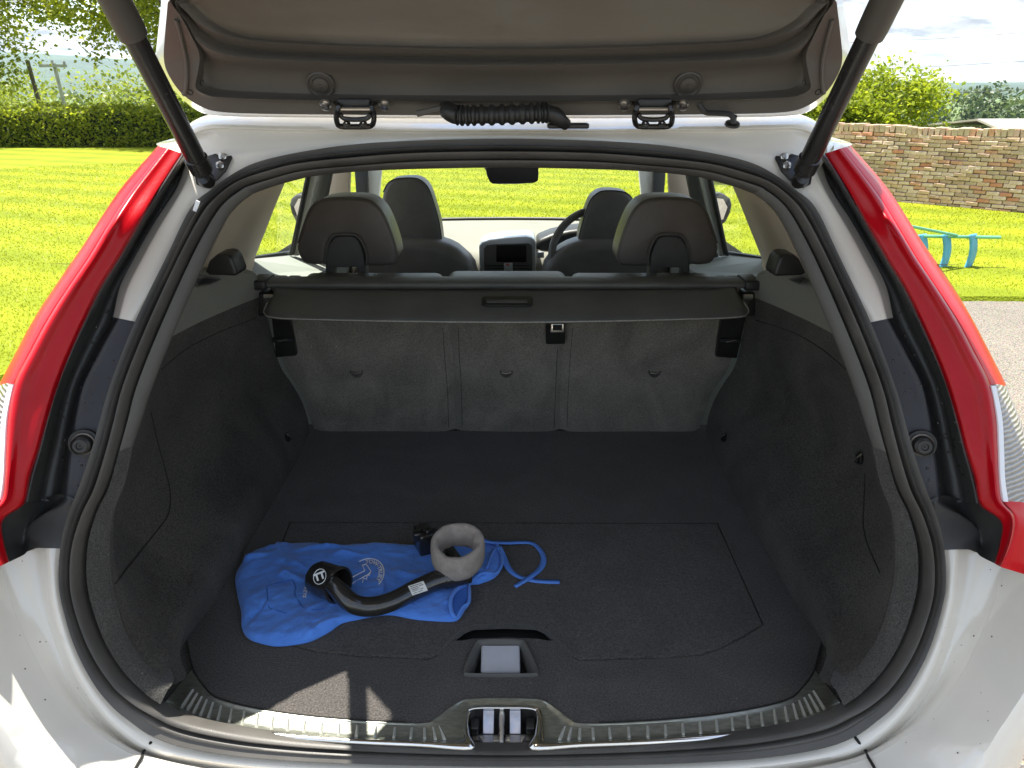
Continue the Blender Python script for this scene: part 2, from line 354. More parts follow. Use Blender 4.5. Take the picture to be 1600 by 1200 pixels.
def fill(name, loops, m, parent=None, thick=0.0, dirv=(0, 0, -1)):
    """flat sheet with holes: loops of 3-D points, first is the outside; walls go down by thick."""
    bm = bmesh.new(); es = []; rings = []
    for lp in loops:
        vs_ = [bm.verts.new(p) for p in lp]; rings.append(vs_)
        for i in range(len(vs_)): es.append(bm.edges.new((vs_[i], vs_[(i+1) % len(vs_)])))
    bmesh.ops.triangle_fill(bm, edges=es, use_beauty=True, use_dissolve=False)
    if thick:
        for vs_ in rings:
            low = [bm.verts.new(v.co+Vector(dirv)*thick) for v in vs_]
            for i in range(len(vs_)):
                j = (i+1) % len(vs_); bm.faces.new((vs_[i], vs_[j], low[j], low[i]))
    bmesh.ops.recalc_face_normals(bm, faces=bm.faces)
    me = bpy.data.meshes.new(name); bm.to_mesh(me); bm.free(); me.materials.append(M[m])
    o = bpy.data.objects.new(name, me); return finish(o, parent)
def thing(name, label, cat, loc=(0, 0, 0), group=None):
    o = bpy.data.objects.new(name, None); o.location = loc; o.empty_display_size = 0.2; col.objects.link(o)
    o['label'] = label; o['category'] = cat
    if group: o['group'] = group
    return o
def tag(o, label, cat, group=None):
    o['label'] = label; o['category'] = cat
    if group: o['group'] = group
    return o
def full_open(L): return [mxv(p) for p in reversed(L[1:])]+list(L)
def ctr(L):
    L[0].x = 0.0; return L
def text_vf(body, size=1.0, bold=0.0):
    c = bpy.data.curves.new('t', 'FONT'); c.body = body; c.size = size; c.align_x = 'CENTER'; c.align_y = 'CENTER'; c.offset = bold; c.resolution_u = 3
    o = bpy.data.objects.new('t', c); col.objects.link(o)
    dg = bpy.context.evaluated_depsgraph_get(); e = o.evaluated_get(dg); me = e.to_mesh()
    v = [x.co.copy() for x in me.vertices]; f = [tuple(p.vertices) for p in me.polygons]
    e.to_mesh_clear(); bpy.data.objects.remove(o); bpy.data.curves.remove(c)
    return v, f

# ================================================================== SETTING
def edgeY(x):                                  # where the drive ends and the lawn starts
    ks = [(-60, 2.2), (-8, 2.6), (-4.5, 3.3), (-3.1, 4.0), (-1.6, 5.3), (0, 5.75), (2, 5.8), (4.15, 5.78), (8, 6.1), (60, 7)]
    for (x0, y0), (x1, y1) in zip(ks, ks[1:]):
        if x0 <= x <= x1:
            t = (x-x0)/(x1-x0); t = t*t*(3-2*t); return y0+(y1-y0)*t
    return 6
def drive_mat():
    m = mat('drive', (0.30, 0.265, 0.215), rough=0.95)
    nt = m.node_tree; b = nt.nodes['Principled BSDF']; t = nt.nodes.new('ShaderNodeTexCoord')
    v = nt.nodes.new('ShaderNodeTexVoronoi'); v.inputs['Scale'].default_value = 125; nt.links.new(t.outputs['Object'], v.inputs['Vector'])
    r = nt.nodes.new('ShaderNodeValToRGB'); r.color_ramp.elements[0].color = (0.26, 0.225, 0.17, 1); r.color_ramp.elements[1].color = (0.10, 0.086, 0.066, 1)
    r.color_ramp.elements[0].position = 0.25; r.color_ramp.elements[1].position = 0.75
    nt.links.new(v.outputs['Distance'], r.inputs[0])
    n = nt.nodes.new('ShaderNodeTexNoise'); n.inputs['Scale'].default_value = 1.2; n.inputs['Detail'].default_value = 8; nt.links.new(t.outputs['Object'], n.inputs['Vector'])
    mr = nt.nodes.new('ShaderNodeMapRange'); mr.inputs[3].default_value = 0.8; mr.inputs[4].default_value = 1.2; nt.links.new(n.outputs['Fac'], mr.inputs[0])
    hv = nt.nodes.new('ShaderNodeMix'); hv.data_type = 'RGBA'; hv.inputs[0].default_value = 0.22; nt.links.new(r.outputs[0], hv.inputs[6]); nt.links.new(v.outputs['Color'], hv.inputs[7]); hv.blend_type = 'OVERLAY'
    sc = nt.nodes.new('ShaderNodeVectorMath'); sc.operation = 'SCALE'; nt.links.new(hv.outputs[2], sc.inputs[0]); nt.links.new(mr.outputs[0], sc.inputs['Scale'])
    hsv = nt.nodes.new('ShaderNodeHueSaturation'); hsv.inputs['Saturation'].default_value = 0.8; nt.links.new(sc.outputs[0], hsv.inputs['Color'])
    nt.links.new(hsv.outputs[0], b.inputs['Base Color'])
    bp = nt.nodes.new('ShaderNodeBump'); bp.invert = True; bp.inputs['Strength'].default_value = 1.0; bp.inputs['Distance'].default_value = 0.006
    nt.links.new(v.outputs['Distance'], bp.inputs['Height']); nt.links.new(bp.outputs[0], b.inputs['Normal'])
drive_mat()
def lawn_mat():
    m = mat('lawn', (0.2, 0.27, 0.012), rough=0.9, spec=0.2)
    nt = m.node_tree; b = nt.nodes['Principled BSDF']; t = nt.nodes.new('ShaderNodeTexCoord')
    mp = nt.nodes.new('ShaderNodeMapping'); mp.inputs['Rotation'].default_value = (0, 0, R(22)); nt.links.new(t.outputs['Object'], mp.inputs[0])
    w = nt.nodes.new('ShaderNodeTexWave'); w.bands_direction = 'Y'; w.inputs['Scale'].default_value = 0.32; w.inputs['Distortion'].default_value = 1.4
    w.inputs['Detail'].default_value = 2; w.inputs['Detail Scale'].default_value = 0.8; nt.links.new(mp.outputs[0], w.inputs['Vector'])
    n = nt.nodes.new('ShaderNodeTexNoise'); n.inputs['Scale'].default_value = 55; n.inputs['Detail'].default_value = 6; nt.links.new(t.outputs['Object'], n.inputs['Vector'])
    n3 = nt.nodes.new('ShaderNodeTexNoise'); n3.inputs['Scale'].default_value = 1.1; n3.inputs['Detail'].default_value = 5; nt.links.new(t.outputs['Object'], n3.inputs['Vector'])
    a = nt.nodes.new('ShaderNodeMath'); a.operation = 'MULTIPLY_ADD'; a.inputs[1].default_value = 0.32; nt.links.new(w.outputs['Fac'], a.inputs[0])
    a2 = nt.nodes.new('ShaderNodeMath'); a2.operation = 'MULTIPLY_ADD'; a2.inputs[1].default_value = 0.5; nt.links.new(n.outputs['Fac'], a2.inputs[0]); nt.links.new(a2.outputs[0], a.inputs[2])
    a3 = nt.nodes.new('ShaderNodeMath'); a3.operation = 'MULTIPLY_ADD'; a3.inputs[1].default_value = 0.85; a3.inputs[2].default_value = -0.42; nt.links.new(n3.outputs['Fac'], a3.inputs[0]); nt.links.new(a3.outputs[0], a2.inputs[2])
    r = nt.nodes.new('ShaderNodeValToRGB'); r.color_ramp.elements[0].position = 0.2; r.color_ramp.elements[1].position = 0.85
    r.color_ramp.elements[0].color = (0.15, 0.19, 0.005, 1); r.color_ramp.elements[1].color = (0.29, 0.31, 0.009, 1)
    nt.links.new(a.outputs[0], r.inputs[0]); nt.links.new(r.outputs[0], b.inputs['Base Color'])
    bp = nt.nodes.new('ShaderNodeBump'); bp.inputs['Strength'].default_value = 0.7; bp.inputs['Distance'].default_value = 0.03
    nt.links.new(n.outputs['Fac'], bp.inputs['Height']); nt.links.new(bp.outputs[0], b.inputs['Normal'])
lawn_mat()
# drive: one sheet under and behind the car
o = mobj('driveway', [(-60, -60, 0), (60, -60, 0), (60, 9, 0), (-60, 9, 0)], [(0, 1, 2, 3)], 'drive', smooth=False); o['kind'] = 'structure'
# lawn with a raised turf edge
xs = [-60, -40, -25, -15]+[-9+0.15*i for i in range(130)]+[12, 20, 35, 60]
jit = [0.025*math.sin(7*x)+0.018*math.sin(17.3*x+1) for x in xs]
e0 = [Vector((x, edgeY(x)+j-0.03, -0.01)) for x, j in zip(xs, jit)]; e1 = [Vector((x, edgeY(x)+j, 0.035)) for x, j in zip(xs, jit)]
e2 = [Vector((x, edgeY(x)+0.5, 0.03)) for x in xs]; e3 = [Vector((x, 12, 0.025)) for x in xs]; e4 = [Vector((x, 27, 0.02)) for x in xs]
v, f = grid([e0, e1, e2, e3, e4]); o = mobj('lawn', v, f, 'lawn', sharp=30); o['kind'] = 'structure'
# fields falling away behind the garden, then hills
vr = []
for r_ in [26.5, 40, 60, 90, 140, 220, 350, 600, 900, 1300]:
    z = 0.0 if r_ < 30 else max(-0.055*(r_-28), -9.0)
    vr.append([Vector((r_*math.sin(a), r_*math.cos(a), z-0.05)) for a in [R(-100+5*i) for i in range(41)]])
v, f = grid(vr); o = mobj('field', v, f, 'field_grass'); o['kind'] = 'structure'
hr = []
for k, (dist, hf) in enumerate([(1200, 0.0), (1700, 0.35), (2300, 0.8), (2800, 1.0), (3400, 0.9)]):
    row = []
    for i in range(141):
        a = -75+i; hgt = 85*math.exp(-((a+38)/34.0)**2)+22
        hgt *= 1+0.10*noise.noise((a*0.09, 2.2, 0))+0.04*noise.noise((a*0.4, 5, 0))
        row.append(Vector((dist*math.sin(R(a)), dist*math.cos(R(a)), -12+(hgt+12)*hf+(6*noise.noise((a*0.5, dist*0.01, 1)) if 0 < hf < 1 else 0))))
    hr.append(row)
v, f = grid(hr); o = mobj('hills', v, f, 'hill_grass'); o['kind'] = 'structure'

# ------------------------------------------------------------------ foliage
def leaf_mesh(name, C, size, m, parent=None, up=0.4, seed=0, asp=0.62):
    g = np.random.default_rng(seed); n = len(C); C = np.asarray(C)
    nr = g.normal(size=(n, 3)); nr[:, 2] = np.abs(nr[:, 2])+up; nr /= np.linalg.norm(nr, axis=1)[:, None]
    t = g.normal(size=(n, 3)); t -= nr*np.sum(t*nr, 1)[:, None]; t /= np.linalg.norm(t, axis=1)[:, None]
    b = np.cross(nr, t); s = size*(0.6+0.8*g.random(n))[:, None]
    V = np.empty((n*4, 3)); V[0::4] = C+t*s*0.5; V[1::4] = C+b*s*0.5*asp+nr*s*0.12; V[2::4] = C-t*s*0.5; V[3::4] = C-b*s*0.5*asp+nr*s*0.12
    me = bpy.data.meshes.new(name); me.vertices.add(n*4); me.vertices.foreach_set('co', V.ravel())
    me.loops.add(n*4); me.loops.foreach_set('vertex_index', np.arange(n*4, dtype=np.int32))
    me.polygons.add(n); me.polygons.foreach_set('loop_start', np.arange(0, n*4, 4, dtype=np.int32))
    me.materials.append(M[m]); me.update(); me.validate()
    o = bpy.data.objects.new(name, me); return finish(o, parent)
def tree(name, label, base, cc, rad, nclump, per, leaf, m, seed, clump_r=0.32, trunk_r=0.13, cat='tree'):
    g = np.random.default_rng(seed); t = thing(name, label, cat, base)
    cc = np.array(cc); rad = np.array(rad)
    d = g.normal(size=(nclump, 3)); d /= np.linalg.norm(d, axis=1)[:, None]
    rr = g.random(nclump)**0.45; lump = 1+0.22*np.array([noise.noise(Vector(x*2.1)+Vector((seed, 0, 0))) for x in d])
    P = cc+d*rr[:, None]*rad*lump[:, None]
    top = Vector(cc)+Vector((0, 0, rad[2]*0.3)); b = Vector(base)
    path = [b+(top-b)*(i/6)+Vector((0.08*math.sin(i*1.7+seed), 0.08*math.cos(i*2.1), 0))*(i > 0) for i in range(7)]
    mobj('trunk', *tube_vf(path, [trunk_r*(1-0.8*i/6) for i in range(7)], 9), 'bark', t)
    vf = []
    for k in range(0, nclump, max(1, nclump//34)):
        e = Vector(P[k]); s = path[2+k % 4]; mid = (s+e)/2+Vector((0, 0, 0.12*(e-s).length))
        vf.append(tube_vf(cr([s, mid, e], 3), [trunk_r*0.30*(1-0.8*i/6) for i in range(7)], 5))
    mobj('limbs', *join(*vf), 'bark', t)
    C = np.repeat(P, per, 0)+g.normal(size=(nclump*per, 3))*clump_r*np.array([1, 1, 0.7])
    leaf_mesh('crown', C, leaf, m, t, seed=seed+1)
    return t
tree('broadleaf_tree', 'tall leafy tree at the left edge beyond the lawn, cut by the frame', (-20, 25.8, -0.1), (-19.2, 25.8, 4.5), (4.15, 2.6, 4.5), 250, 160, 0.145, 'leaf_syc', 3, 0.42)
tree('sycamore_tree', 'young sycamore tree with sparse drooping branches left of the raised tailgate', (-9.6, 25.6, 0), (-10.6, 25.6, 5.6), (4.9, 2.6, 4.5), 270, 150, 0.15, 'leaf_syc', 11, 0.36)
tree('garden_tree', 'bright green bushy tree rising behind the brick wall on the right', (6.1, 14.2, 0), (5.4, 14.2, 1.05), (2.3, 1.0, 0.98), 210, 160, 0.082, 'leaf_lime', 21, 0.20, 0.09)
def hedge(name, label, x0, x1, y0, y1, h, m, seed, n, leaf):
    t = thing(name, label, 'hedge', ((x0+x1)/2, (y0+y1)/2, 0))
    nx = 60; rows = []
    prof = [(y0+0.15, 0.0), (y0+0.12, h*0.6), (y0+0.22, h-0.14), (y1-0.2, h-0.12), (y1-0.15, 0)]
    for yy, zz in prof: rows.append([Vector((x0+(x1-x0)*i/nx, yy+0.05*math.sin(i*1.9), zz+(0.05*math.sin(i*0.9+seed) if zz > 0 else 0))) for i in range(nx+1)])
    v, f = grid(rows); mobj('shade_core', v, f, 'hedge_gap_shade', t)  # plain inner shell, its near-black colour paints shade into the leaf gaps
    g = np.random.default_rng(seed); X = x0+(x1-x0)*g.random(n); u = g.random(n)
    Y = np.where(u < 0.55, y0+g.normal(size=n)*0.07, y0+(y1-y0)*g.random(n))
    top = h+0.06*np.sin(X*3.1)+0.05*np.sin(X*7.7+1)
    Z = np.where(u < 0.55, top*g.random(n), top+g.normal(size=n)*0.05)
    leaf_mesh('foliage', np.stack([X, Y, np.maximum(Z, 0.03)], 1), leaf, m, t, seed=seed)
hedge('garden_hedge', 'clipped green hedge along the far left side of the lawn', -26, -4, 22.6, 23.9, 1.05, 'leaf_hedge', 5, 26000, 0.105)
# rough shrubs beyond the hedge, read as one mass
g = np.random.default_rng(31); C = []
for k in range(70):
    x = -48+46*g.random(); y = 38+22*g.random(); r_ = 1.0+1.0*g.random(); z0 = -0.055*(y-28); n = 420
    d = g.normal(size=(n, 3)); d /= np.linalg.norm(d, axis=1)[:, None]; d[:, 2] = np.abs(d[:, 2])
    C.append(np.array([x, y, z0])+d*np.array([r_*1.3, r_, r_*2.0+0.05*(y-38)])*(g.random((n, 1))**0.3))
o = leaf_mesh('shrubs', np.concatenate(C), 0.24, 'leaf_shrub', seed=4); o['kind'] = 'stuff'; o['label'] = 'rough green shrubs filling the ground beyond the hedge'; o['category'] = 'shrubs'
C = []
for k in range(60):
    a = R(26+26*g.random()) if k < 44 else R(-52+30*g.random()); dist = 170+60*g.random()
    if k >= 44: dist = 260+80*g.random()
    r_ = 3.2+2.8*g.random(); n = 520; d = g.normal(size=(n, 3)); d /= np.linalg.norm(d, axis=1)[:, None]
    zt = -9.0 if k < 44 else -9.5
    C.append(np.array([dist*math.sin(a), dist*math.cos(a), zt+r_*0.9])+d*np.array([r_, r_, r_*1.25])*(0.8+0.25*g.random((n, 1))))
o = leaf_mesh('woodland', np.concatenate(C), 1.0, 'leaf_far', seed=6); o['kind'] = 'stuff'; o['label'] = 'far belt of dark trees on the skyline'; o['category'] = 'trees'

# grass blades
n = 260000; g = np.random.default_rng(17)
rad = 3.6+16*g.random(n)**1.7; an = R(-47)+R(94)*g.random(n)
X = rad*np.sin(an); Y = rad*np.cos(an); ey = np.array([edgeY(x) for x in np.linspace(-20, 20, 400)]); ed = np.interp(X, np.linspace(-20, 20, 400), ey)
k = (Y > ed+0.01); X = X[k]; Y = Y[k]; n = len(X)
hh = 0.010+0.014*g.random(n); ww = 0.002+0.0018*g.random(n)+0.00035*Y; a = 2*np.pi*g.random(n); lean = g.normal(size=(n, 2))*0.013
V = np.empty((n*3, 3)); zb = 0.026
V[0::3] = np.stack([X-np.cos(a)*ww, Y-np.sin(a)*ww, np.full(n, zb)], 1); V[1::3] = np.stack([X+np.cos(a)*ww, Y+np.sin(a)*ww, np.full(n, zb)], 1)
V[2::3] = np.stack([X+lean[:, 0], Y+lean[:, 1], zb+hh], 1)
me = bpy.data.meshes.new('grass'); me.vertices.add(n*3); me.vertices.foreach_set('co', V.ravel()); me.loops.add(n*3)
me.loops.foreach_set('vertex_index', np.arange(n*3, dtype=np.int32)); me.polygons.add(n); me.polygons.foreach_set('loop_start', np.arange(0, n*3, 3, dtype=np.int32))
me.materials.append(M['grass_blade']); me.update(); me.validate()
o = bpy.data.objects.new('grass', me); col.objects.link(o); o['kind'] = 'stuff'; o['label'] = 'short mown grass of the bright lawn'; o['category'] = 'grass'

# ------------------------------------------------------------------ brick wall
WA = Vector((9.6, 7.67, 0)); WB = Vector((4.6, 12.36, 0)); wd = (WB-WA).normalized(); wnm = Vector((-wd.y, wd.x, 0))
if wnm.y > 0: wnm = -wnm
wl_ = (WB-WA).length; WH = 0.98
wall = thing('brick_wall', 'weathered tan brick garden wall behind the lawn on the right', 'wall', ((WA+WB)/2))
rotw = Matrix(((wd.x, wnm.x, 0), (wd.y, wnm.y, 0), (0, 0, 1)))
box('mortar_core', (WA+WB)/2+Vector((0, 0, WH/2-0.1))-wnm*0.12, (wl_, 0.215, WH+0.16), 'mortar', wall, bev=0, rot=rotw)
def brick_mesh(seed, L, H, D, mi):
    g = random.Random(seed); v, f = box_vf((0, 0, 0), (L, D, H)); v = [p+Vector((g.uniform(-1, 1)*0.007, g.uniform(-1, 1)*0.008, g.uniform(-1, 1)*0.0045)) for p in v]
    me = bpy.data.meshes.new('brick'); me.from_pydata([tuple(p) for p in v], [], f); me.materials.append(M['brick_%d' % mi])
    bm = bmesh.new(); bm.from_mesh(me); bmesh.ops.bevel(bm, geom=list(bm.edges), offset=0.006, segments=1, affect='EDGES'); bm.to_mesh(me); bm.free(); return me
bank = [brick_mesh(i, 0.150, 0.049, 0.05, [0, 2, 3, 0, 5, 2, 0, 1, 2, 3, 0, 4, 2, 0, 3, 1, 2, 5][i]) for i in range(18)]
bankc = [brick_mesh(50+i, 0.066, 0.105, 0.26, [3, 5, 0, 3, 5, 1][i % 6]) for i in range(12)]
g = random.Random(5); far_b = []
def put_brick(me, p, part, nm='brick'):
    o = bpy.data.objects.new(nm, me); o.matrix_world = Matrix.Translation(p) @ rotw.to_4x4() @ Matrix.Rotation(g.uniform(-0.03, 0.03), 4, 'Z') @ Matrix.Rotation(g.uniform(-0.03, 0.03), 4, 'Y'); col.objects.link(o)
    mw = o.matrix_world.copy(); o.parent = part; o.matrix_parent_inverse = Matrix.Translation(-part.location); return o
stuffv = []
for c in range(18):
    z = 0.026+c*0.0548; s = (0.078 if c % 2 else 0.0)+g.uniform(-0.02, 0.02); s -= 0.1
    while s < wl_-0.05:
        p = WA+wd*(s+0.11)+Vector((0, 0, z+g.uniform(-0.004, 0.004)+0.006*math.sin(s*1.7+c*0.2)))+wnm*(0.004+g.uniform(-0.012, 0.011)-(0.02 if g.random() < 0.06 else 0))
        if 3.62 < s < 6.0: put_brick(bank[g.choices(range(18))[0]], p, wall)
        else: stuffv.append(box_vf(p, (0.15, 0.05, 0.048), rotw))
        s += 0.1565+g.uniform(-0.004, 0.004)
s = 0.0
while s < wl_:
    p = WA+wd*(s+0.035)+Vector((0, 0, WH+0.055+g.uniform(-0.012, 0.010)+0.012*math.sin(s*2.3)))-wnm*0.11
    if 3.4 < s < 6.2: put_brick(bankc[g.randrange(12)], p, wall, 'coping_brick')
    else: stuffv.append(box_vf(p, (0.064, 0.25, 0.10), rotw))
    s += 0.0745
o = mobj('brickwork', *join(*stuffv), 'brick_0', wall, smooth=False); o['kind'] = 'stuff'

# shed roof beyond the wall
sh = thing('shed', 'low shed with pale roof beyond the brick wall on the far right', 'shed', (19, 24, -0.5))
box('wall', (19.6, 25.0, -0.25), (10.0, 3.4, 1.2), 'shed_wall', sh, 0)
v = [Vector(p) for p in [(14.3, 22.9, 0.42), (25, 22.9, 0.34), (25, 25.2, 0.70), (14.8, 25.2, 0.66), (14.3, 27.2, 0.42), (25, 27.2, 0.30)]]
o = mobj('roof', v, [(0, 1, 2, 3), (3, 2, 5, 4)], 'shed_roof', sh, smooth=False); solid(o, 0.06)

# utility poles and wires
def pole(name, label, px, ytop, Y, m, arm):
    p = UY(px, ytop, Y); t = thing(name, label, 'utility pole', (p.x, Y, -1.2))
    tube('shaft', [(p.x-0.25*(1 if not arm else 0), Y, p.z), (p.x, Y, -1.2)] if not arm else [(p.x, Y, p.z), (p.x+0.2, Y, -1.2)], 0.075, m, t, 8)
    if arm:
        box('crossarm', (p.x, Y-0.1, p.z-0.10), (1.15, 0.09, 0.11), m, t, 0)
        for q in (-0.5, 0, 0.5): lathe('insulator', [(0.001, 0), (0.05, 0), (0.06, 0.08), (0.03, 0.14), (0.001, 0.15)], (p.x+q, Y-0.1, p.z-0.05+0.04*(q == 0)), (0, 0, 1), m, t, 8)
    return t
pole('utility_pole', 'bare dark wooden pole leaning left beyond the hedge', 53, 94, 30, 'pole_wood', False)
pole('utility_pole', 'pale utility pole with crossarm beyond the hedge', 84, 99, 34, 'pole_pale', True)
for lab, a, b in [('topmost overhead wire crossing the cloudy sky on the right', (1330, 66), (1640, 47)), ('middle overhead wire crossing the cloudy sky on the right', (1330, 108), (1640, 92)), ('lowest overhead wire in the sky just above the far trees', (1330, 148), (1640, 137))]:
    p0, p1 = UY(a[0], a[1], 42), UY(b[0], b[1], 36); d_ = p1-p0; p0 -= d_*0.6; p1 += d_*0.6
    tag(tube('overhead_wire', [p0+(p1-p0)*(i/12)-Vector((0, 0, 0.35*(1-(i/6-1)**2)-0.27)) for i in range(13)], 0.011, 'wire', None, 5), lab, 'wire')

# ladder lying on its side in the grass
ld = thing('ladder', 'green and blue ladder lying on its side on the lawn', 'ladder', (4.1, 6.9, 0.03))
def gp(px, py, Y): return UY(px, py, Y)
tube('rail', [gp(1405, 350, 6.6), gp(1495, 368, 6.9)], 0.013, 'ladder_green', ld, 8)
tube('rail', [gp(1380, 369, 6.9), gp(1437, 369, 6.9), gp(1563, 371, 6.92)], 0.015, 'ladder_green', ld, 8)
tube('rail', [gp(1380, 414, 6.9), gp(1475, 418, 6.9), gp(1548, 423, 6.92)], 0.015, 'ladder_green', ld, 8)
for xt, xb in ((1441, 1436), (1478, 1472), (1520, 1511)):
    rows = []
    for wdt in (-0.055, 0.0, 0.055):
        rows.append([gp(xt+(xb-xt)*t+5*math.sin(t*math.pi), 366+54*t, 6.9)+Vector((wdt*0.85, wdt*0.6, 0)) for t in (0, .2, .4, .6, .8, 1)])
    o = loft('rung', rows, 'ladder_blue', ld, nu=3, nv=2); solid(o, 0.02, 0)

# ================================================================== CAR
car = thing('car', 'white estate car with open tailgate, red tail lamps and black carpeted boot', 'car', (0, 3.0, 0))
ZF = 0.70
# ---- seal stations, left half, top centre to bottom centre (pixels of the photograph)
ST = [((788, 217), (788, 251), (788, 262)), ((650, 220), (655, 253), (658, 264)), ((550, 226), (560, 260), (562, 268)), ((460, 240), (475, 268), (480, 277)),
      ((400, 255), (420, 282), (425, 292)), ((362, 275), (385, 293), (395, 303)), ((332, 297), (357, 313), (370, 322)), ((300, 325), (334, 341), (351, 347)),
      ((263, 400), (298, 406), (320, 410)), ((212, 505), (250, 512), (274, 515)), ((175, 600), (215, 600), (240, 600)), ((157, 662), (200, 660), (222, 655)),
      ((143, 710), (188, 706), (208, 696)), ((125, 762), (172, 758), (195, 755)), ((110, 800), (152, 798), (178, 798)), ((99, 845), (136, 848), (172, 842)),
      ((95, 900), (133, 900), (173, 897)), ((100, 940), (141, 945), (182, 940)), ((117, 1000), (162, 1000), (197, 990)), ((140, 1050), (190, 1045), (223, 1032)),
      ((170, 1095), (225, 1083), (250, 1055)), ((200, 1125), (252, 1105), (272, 1063)),
      ((240, 1152), (285, 1122), None), ((300, 1171), (340, 1136), None), ((400, 1185), (430, 1150), None), ((560, 1194), (570, 1161), None), ((788, 1198), (788, 1168), None)]
SO = [US(*s[0], Yr) for s in ST]; SI = [US(*s[1], Yr, 0.016) for s in ST]; STR = [US(*s[2], Yr, 0.030) for s in ST if s[2]]
for L in (SO, SI, STR): L[0].x = 0
SO[-1].x = SI[-1].x = 0
def ring(L): return L+[mxv(p) for p in reversed(L[1:-1])]
O_, I_ = cr(ring(SO), 6, True), cr(ring(SI), 6, True)
prof = [(0, .014), (.02, -.003), (.08, -.010), (.2, -.008), (.34, -.006), (.40, -.013), (.46, -.017), (.52, -.015), (.56, -.006), (.58, .010), (.64, .011), (.66, -.004), (.70, -.017), (.78, -.024), (.88, -.022), (.95, -.012), (1.0, .014)]
nd = Vector((0, 1, -0.35)).normalized()
def botf(i):
    k = abs(i/6-26); return 0.35+0.65*min(1, max(0, (k-4.5)/2.0))
rows = [[a.lerp(b, u)+nd*off*(botf(i) if off < 0 else 1) for i, (a, b) in enumerate(zip(O_, I_))] for u, off in prof]
v, f = grid(rows, closed_u=True); seal = mobj('weather_seal', v, f, 'rubber', car, sharp=60)
# ---- pillar and header trim inside the seal (plastic above, carpet below)
def strip(rows_L, name, m, k0, k1, lip=0.0):
    pass
tr_rows = [[SI[i]+nd*0.012 for i in range(22)], [SI[i].lerp(STR[i], 0.25)-nd*0.012 for i in range(22)], [SI[i].lerp(STR[i], 0.8)-nd*0.010 for i in range(22)], STR, [p+Vector((0, 0.03, 0))+Vector((-0.02, 0, 0.0)) for p in STR]]
hd = [full_open(r[:6]) for r in tr_rows]
for h in hd: pass
loft('header_trim', hd, 'rubber', car, nu=6, nv=2)
both('pillar_trim', [r[5:13] for r in tr_rows], 'grey_trim', car, nu=6, nv=2)
both('carpet_flange', [r[12:22] for r in tr_rows], 'carpet_edge', car, nu=6, nv=2)

# ---- white body: roof edge
RE = [((788, 217), (788, 212), (788, 207), (788, 202), (788, 189)), ((650, 220), (650, 214), (650, 207), (650, 202), (650, 188)), ((550, 226), (550, 217), (550, 206), (550, 201), (550, 186)),
      ((460, 240), (455, 226), (450, 207), (448, 201), (445, 184)), ((400, 255), (390, 232), (378, 206), (375, 199), (368, 183)), ((362, 275), (345, 243), (325, 209), (320, 199), (312, 185)),
      ((332, 297), (312, 268), (292, 228), (286, 217), (290, 200)), ((322, 303), (306, 282), (285, 250), (281, 241), (274, 222))]
offs = [0.004, 0.0, 0.006, -0.006, 0.03]
rows = [ctr([US(*s[k], Yr, offs[k]) for s in RE]) for k in range(5)]
rows.append([p+Vector((0, 0.10, 0.03*max(0, 1-(i/6)**2))) for i, p in enumerate(rows[4])])
rows.append([Vector((p.x*(1.0+0.06*max(0, 1-i/5)), p.y+0.5-0.3*(i/7), p.z+0.06*max(0, 1-(i/6)**2))) for i, p in enumerate(rows[5])])
REC = [rows[4][7].copy(), rows[5][7].copy(), rows[6][7].copy()]
loft('roof_edge', [full_open(r) for r in rows], 'white_paint', car, nu=6, nv=3)
# ---- D-pillar painted panel and black gutter
LI = [(285, 240), (245, 300), (215, 350), (186, 400), (155, 450), (130, 500), (107, 550), (87, 600), (72, 650), (59, 700), (45, 745), (36, 785)]
GR = [(298, 262), (281, 300), (250, 350), (222, 400), (197, 450), (184, 497), (155, 550), (130, 600), (118, 650), (110, 700), (104, 745), (100, 781)]
OO = [(322, 303), (300, 325), (278, 369), (253, 420), (232, 465), (213, 503), (192, 555), (173, 606), (159, 656), (144, 706), (130, 750), (114, 791)]
def mixp(a, b, t): return (a[0]+(b[0]-a[0])*t, a[1]+(b[1]-a[1])*t)
both('pillar_panel', [[US(*mixp(g_, o_, t), Yr, off) for g_, o_ in zip(GR[:6], OO[:6])] for t, off in ((-0.25, 0.012), (0.0, -0.002), (0.12, -0.006), (0.6, -0.002), (1.0, 0.006))], 'white_paint', car, nu=6, nv=3)
gl, gr_ = both('gutter_trim', [[US(*mixp(l, g_, t), Yr, off) for l, g_ in zip(LI, GR)] for t, off in ((-0.08, -0.01), (0.03, -0.042), (0.16, -0.040), (0.32, -0.012), (0.45, 0.018), (0.8, 0.026), (0.95, 0.006), (1.0, 0.0), (1.15, 0.010))], 'gutter_plastic', car, nu=6, nv=3)
gb, gb2 = both('gutter_facet', [[US(*mixp(g_, o_, t), Yr, off) for g_, o_ in zip(GR[5:], OO[5:])] for t, off in ((-0.10, 0.010), (0.0, -0.004), (0.15, -0.001), (0.6, 0.004), (1.08, 0.008))], 'gutter_blue', car, nu=6, nv=3)
CUP = [[(40, 770, -.03), (66, 778, .022), (96, 772, 0), (122, 782, 0.004)], [(34, 788, -.04), (68, 790, .024), (100, 784, 0), (114, 793, 0.004)], [(4, 812, -.062), (36, 828, -.006), (54, 814, -.002), (107, 808, 0.004)],
       [(6, 845, -.066), (33, 852, -.012), (49, 838, -.004), (99, 842, 0.004)], [(14, 878, -.070), (37, 867, -.035), (51, 857, -.012), (95, 857, 0.003)]]
both('lamp_cup', [[US(a, b, Yr, c) for a, b, c in r] for r in CUP], 'gutter_plastic', car, nu=5, nv=5)
